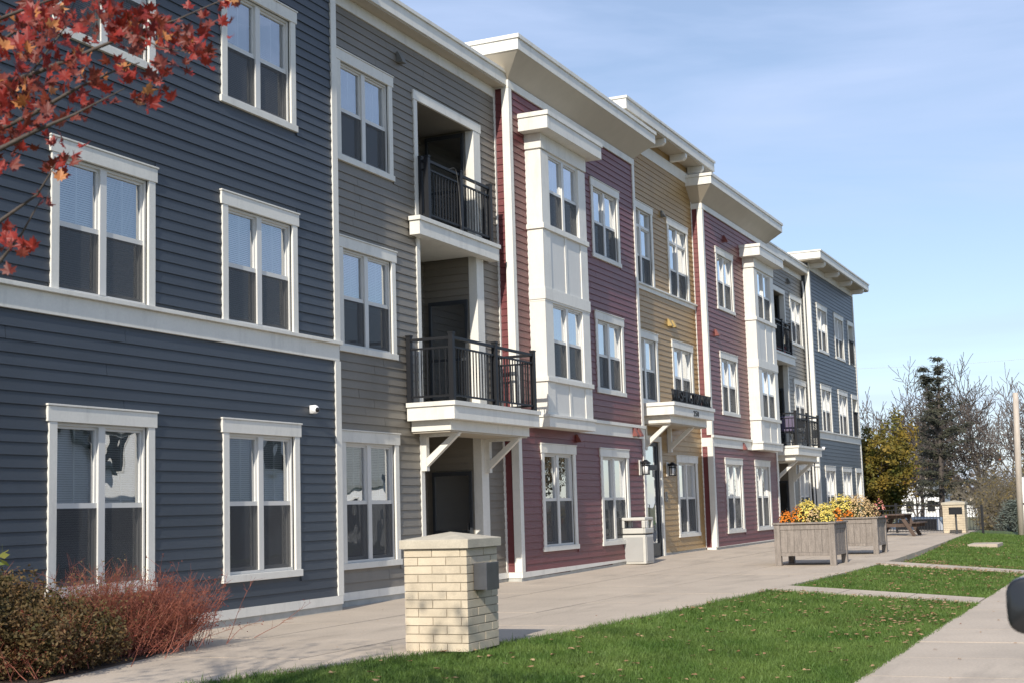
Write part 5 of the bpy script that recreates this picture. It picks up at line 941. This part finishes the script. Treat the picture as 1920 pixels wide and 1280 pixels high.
# ------------------------------------------------------------------ houses
def house(x, y, z, w_, d_, h, rh, label, gable='x', m='white_paint', wins=True, door=True):
    """gable end faces -X when gable == 'x', else -Y/+Y"""
    t = thing('house', label, 'house', (x, y, z)); a, b, c, d = x - d_ / 2, x + d_ / 2, y - w_ / 2, y + w_ / 2; wl = MB()
    if gable == 'x': wl.prism([(c, z), (d, z), (d, z + h), (y, z + h + rh), (c, z + h)], 'x', a, b)
    else: wl.prism([(a, z), (b, z), (b, z + h), (x, z + h + rh), (a, z + h)], 'y', c, d)
    part('wall', wl, m, t); o = .3; rf = MB(); k = .18
    if gable == 'x':
        for s in (-1, 1): e = y + s * (w_ / 2 + o); ze = z + h - rh * o / (w_ / 2); rf.prism([(y, z + h + rh + .02), (e, ze + .02), (e, ze + k), (y, z + h + rh + k + .02)], 'x', a - o, b + o)
    else:
        for s in (-1, 1): e = x + s * (d_ / 2 + o); ze = z + h - rh * o / (d_ / 2); rf.prism([(x, z + h + rh + .02), (e, ze + .02), (e, ze + k), (x, z + h + rh + k + .02)], 'y', c - o, d + o)
    r_ = part('roof', rf, 'roof_shingle', t); part('chimney', MB().box(x + .4, x + .9, y - .3, y + .2, z + h, z + h + rh + .7), 'brick', r_)
    def win(f, u, zz, ww=.9, hh=1.3):
        if f == 'x': fr = part('window', MB().box(a - .05, a - .002, u - ww / 2 - .1, u + ww / 2 + .1, zz - .1, zz + hh + .1), 'trim', t); part('pane', MB().box(a - .06, a - .0505, u - ww / 2, u + ww / 2, zz, zz + hh), 'black_gloss', fr)
        else: fr = part('window', MB().box(u - ww / 2 - .1, u + ww / 2 + .1, d + .002, d + .05, zz - .1, zz + hh + .1), 'trim', t); part('pane', MB().box(u - ww / 2, u + ww / 2, d + .0505, d + .06, zz, zz + hh), 'black_gloss', fr)
    if wins:
        for u in (-.27, .27): win('x', y + u * w_, z + .9); win('y', x + u * d_, z + .9)
        if h > 4:
            for u in (-.25, .25): win('x', y + u * w_, z + 3.6); win('y', x + u * d_, z + 3.6)
        win('x', y, z + h + .2, .6, .8) if rh > 1.6 else None
    if door: dd = part('door', MB().box(x - .5, x + .5, d + .002, d + .06, z, z + 2.1), 'door_paint', t); part('handle', MB().ball((x + .4, d + .1, z + 1.0), .05, 8, 5), 'chrome', dd)
house(178, 25.6, GZ, 4.6, 9, 2.9, 1.75, 'small white gabled house behind the spruce')
house(184, 20.9, GZ, 2.7, 6, 1.15, .55, 'low white outbuilding with grey roof right of the far brick pillar', wins=False)
house(48, -17.5, -.22, 8, 10, 5.2, 2.6, 'white two storey house across the street, mirrored in the windows', 'y')
house(66, -18.5, -.22, 9, 8, 3.2, 2.6, 'low white house across the street beyond the two storey one', 'y')
house(36.3, -18, -.22, 8, 8.5, 3.4, 3.2, 'white gabled cottage across the street nearest the camera', 'y')
leafy_tree((29, -13, -.22), 3.2, 81, 'green street tree across the street from the plaza', 'autumn_mix', .2, 12, .11, .3, levels=4, spread=.6, kids=(3, 4), first=.3, shrink=.72)
leafy_tree((76, -13, -.22), 3.4, 82, 'street tree past the low white house across the street', 'shrub_green', .22, 12, .11, .3, levels=4, spread=.6, kids=(3, 4), first=.3, shrink=.72)
# ------------------------------------------------------------------ cars
def car(x, y, z, L, W, Hh, label, paint, rz=0, suv=True, mz=None):
    """nose towards local +X"""
    t = thing('parked_car', label, 'car', (x, y, z)); t.rotation_euler = (0, 0, rz); mz = mz or Hh * .66; hw = W / 2; zb = .28; zs_ = Hh * .56; n0 = len(ORG)
    g = lambda p: (x + p[0], y + p[1], z + p[2])
    def sec(xx, prof): return [g((xx, s * yy, zz)) for s in (1,) for yy, zz in prof]
    def loft(secs, name, m, parent, smooth=True):
        mb = MB(); n = len(secs[0]); vs = [p for s in secs for p in s]; fs = [(i * n + k, (i + 1) * n + k, (i + 1) * n + (k + 1) % n, i * n + (k + 1) % n) for i in range(len(secs) - 1) for k in range(n)]; fs += [tuple(range(n)), tuple(range((len(secs) - 1) * n, len(secs) * n))[::-1]]; mb.add(vs, fs); o = part(name, mb, m, parent, smooth=False); bevel(o, .03, 3); return o
    def ring_(w0, z0, w1, z1): return [(-w0, z0), (w0, z0), (w0 * 1.0 + .0, (z0 * .45 + z1 * .55)), (w1, z1), (-w1, z1), (-w0, (z0 * .45 + z1 * .55))]
    xs_ = [(-L / 2, .86, zs_ * .95), (-L / 2 + .12, .95, zs_ * 1.0), (-L * .2, 1, zs_), (L * .18, 1, zs_), (L * .38, .97, zs_ * .93), (L / 2 - .1, .88, zs_ * .84), (L / 2, .78, zs_ * .72)]
    loft([sec(xx, ring_(hw * k, zb, hw * k * .94, zz)) for xx, k, zz in xs_], 'body', paint, t)
    rr = -L / 2 + (.12 if suv else .75)
    cab = [(rr, .86, zs_ - .02, .84), (rr + .3, .88, Hh - .04, .74), (L * .02, .88, Hh, .74), (L * .28, .9, zs_ - .02, .86)]
    loft([sec(cab[0][0], [(-hw * .86, zs_ - .03), (hw * .86, zs_ - .03), (hw * .86, zs_), (hw * .85, zs_ + .03), (-hw * .85, zs_ + .03), (-hw * .86, zs_)])] + [sec(xx, [(-hw * .88, zs_ - .03), (hw * .88, zs_ - .03), (hw * .87, zs_ + .1), (hw * .74, zz), (-hw * .74, zz), (-hw * .87, zs_ + .1)]) for xx, zz in ((rr + .35, Hh - .04), (-L * .02, Hh), (L * .08, Hh - .03))] + [sec(L * .27, [(-hw * .88, zs_ - .03), (hw * .88, zs_ - .03), (hw * .87, zs_), (hw * .86, zs_ + .03), (-hw * .86, zs_ + .03), (-hw * .87, zs_)])], 'cabin', paint, t)
    for s in (-1, 1):
        for a, b in ((rr + .42, -L * .03), (0.0, L * .13)):
            part('side_window', MB().add([g((a, s * hw * .885, zs_ + .06)), g((b, s * hw * .885, zs_ + .06)), g((b - (.16 if b > 0 else 0), s * hw * .775, Hh - .1)), g((a, s * hw * .775, Hh - .1)), g((a, s * hw * .84, zs_ + .06)), g((b, s * hw * .84, zs_ + .06)), g((b - (.16 if b > 0 else 0), s * hw * .72, Hh - .1)), g((a, s * hw * .72, Hh - .1))], [(0, 1, 2, 3), (7, 6, 5, 4), (0, 4, 5, 1), (1, 5, 6, 2), (2, 6, 7, 3), (3, 7, 4, 0)]), 'black_gloss', t)
        mr = part('wing_mirror', mirror_mesh(g, s, L * .165, hw * .9 + .19, mz - .1, s), 'car_black', t, smooth=True)
        part('mirror_arm', MB().bar(g((L * .165, s * hw * .84, zs_ + .06)), g((L * .165, s * (hw * .9 + .26), mz - .06)), .05, .05), 'car_black', mr)
        for xx in (-L * .31, L * .32):
            wh = part('wheel', MB().lathe((0, 0, 0), [(.2, -.1), (.32, -.105), (.345, -.07), (.345, .07), (.32, .105), (.2, .1)], 24), 'rubber', t, smooth=True)
            for v in wh.data.vertices: c = v.co + Vector(ORG[t.name]); v.co = Vector(g((xx + c.x, s * (hw - .1) + c.z, .345 + c.y))) - Vector(ORG[t.name])
            rm = part('rim', MB().lathe((0, 0, 0), [(.03, .108), (.19, .1), (.2, .06)], 20), 'chrome', wh)
            for v in rm.data.vertices: c = v.co + Vector(ORG[t.name]); v.co = Vector(g((xx + c.x, s * (hw - .1) + s * c.z, .345 + c.y))) - Vector(ORG[t.name])
        part('headlight', MB().box(*[x + L / 2 - .14, x + L / 2 - .02], *sorted((y + s * hw * .5, y + s * hw * .76)), z + zs_ * .62, z + zs_ * .78), 'lantern_glass', t, bev=.02); part('tail_light', MB().box(x - L / 2 - .01, x - L / 2 + .08, *sorted((y + s * hw * .68, y + s * hw * .9)), z + zs_ * .65, z + zs_ * .92), 'red_cloth', t, bev=.02)
    part('windscreen', MB().add([g((L * .25, -hw * .8, zs_ + .05)), g((L * .25, hw * .8, zs_ + .05)), g((L * .095, hw * .7, Hh - .06)), g((L * .095, -hw * .7, Hh - .06)), g((L * .22, -hw * .8, zs_ + .0)), g((L * .22, hw * .8, zs_ + .0)), g((L * .07, hw * .7, Hh - .1)), g((L * .07, -hw * .7, Hh - .1))], [(0, 1, 2, 3), (7, 6, 5, 4), (0, 4, 5, 1), (1, 5, 6, 2), (2, 6, 7, 3), (3, 7, 4, 0)]), 'black_gloss', t)
    return t
def mirror_mesh(g, s, mx_, y0, zc, sg):
    m = MB(); n = 28; hy, hz = .115, .082; secs = [(-.075, .90), (-.07, .98), (-.03, 1), (.02, .97), (.06, .84), (.085, .62), (.095, .30)]; vs = []
    for dx, k in secs:
        for j in range(n):
            a = 2 * math.pi * j / n; c_, s_ = math.cos(a), math.sin(a); e = .5
            vs.append(g((mx_ + dx, s * (y0 + .115 + hy * k * math.copysign(abs(c_) ** e, c_)), zc + .1 + hz * k * math.copysign(abs(s_) ** e, s_) + (1 - k) * .02)))
    fs = [(i * n + k, (i + 1) * n + k, (i + 1) * n + (k + 1) % n, i * n + (k + 1) % n) for i in range(len(secs) - 1) for k in range(n)] + [tuple(range(n)), tuple(range((len(secs) - 1) * n, len(secs) * n))[::-1]]
    return m.add(vs, fs)
CAR_Y, CAR_X = -.79, 3.52
car(CAR_X, CAR_Y, -.34, 4.5, 1.72, 1.84, 'black parked car whose wing mirror shows at the right edge', 'car_black', mz=1.345)
car(58.6, 9.0, -.86, 4.4, 1.75, 1.45, 'dark blue parked car behind the black fence', 'car_blue', rz=math.pi / 2, suv=False)
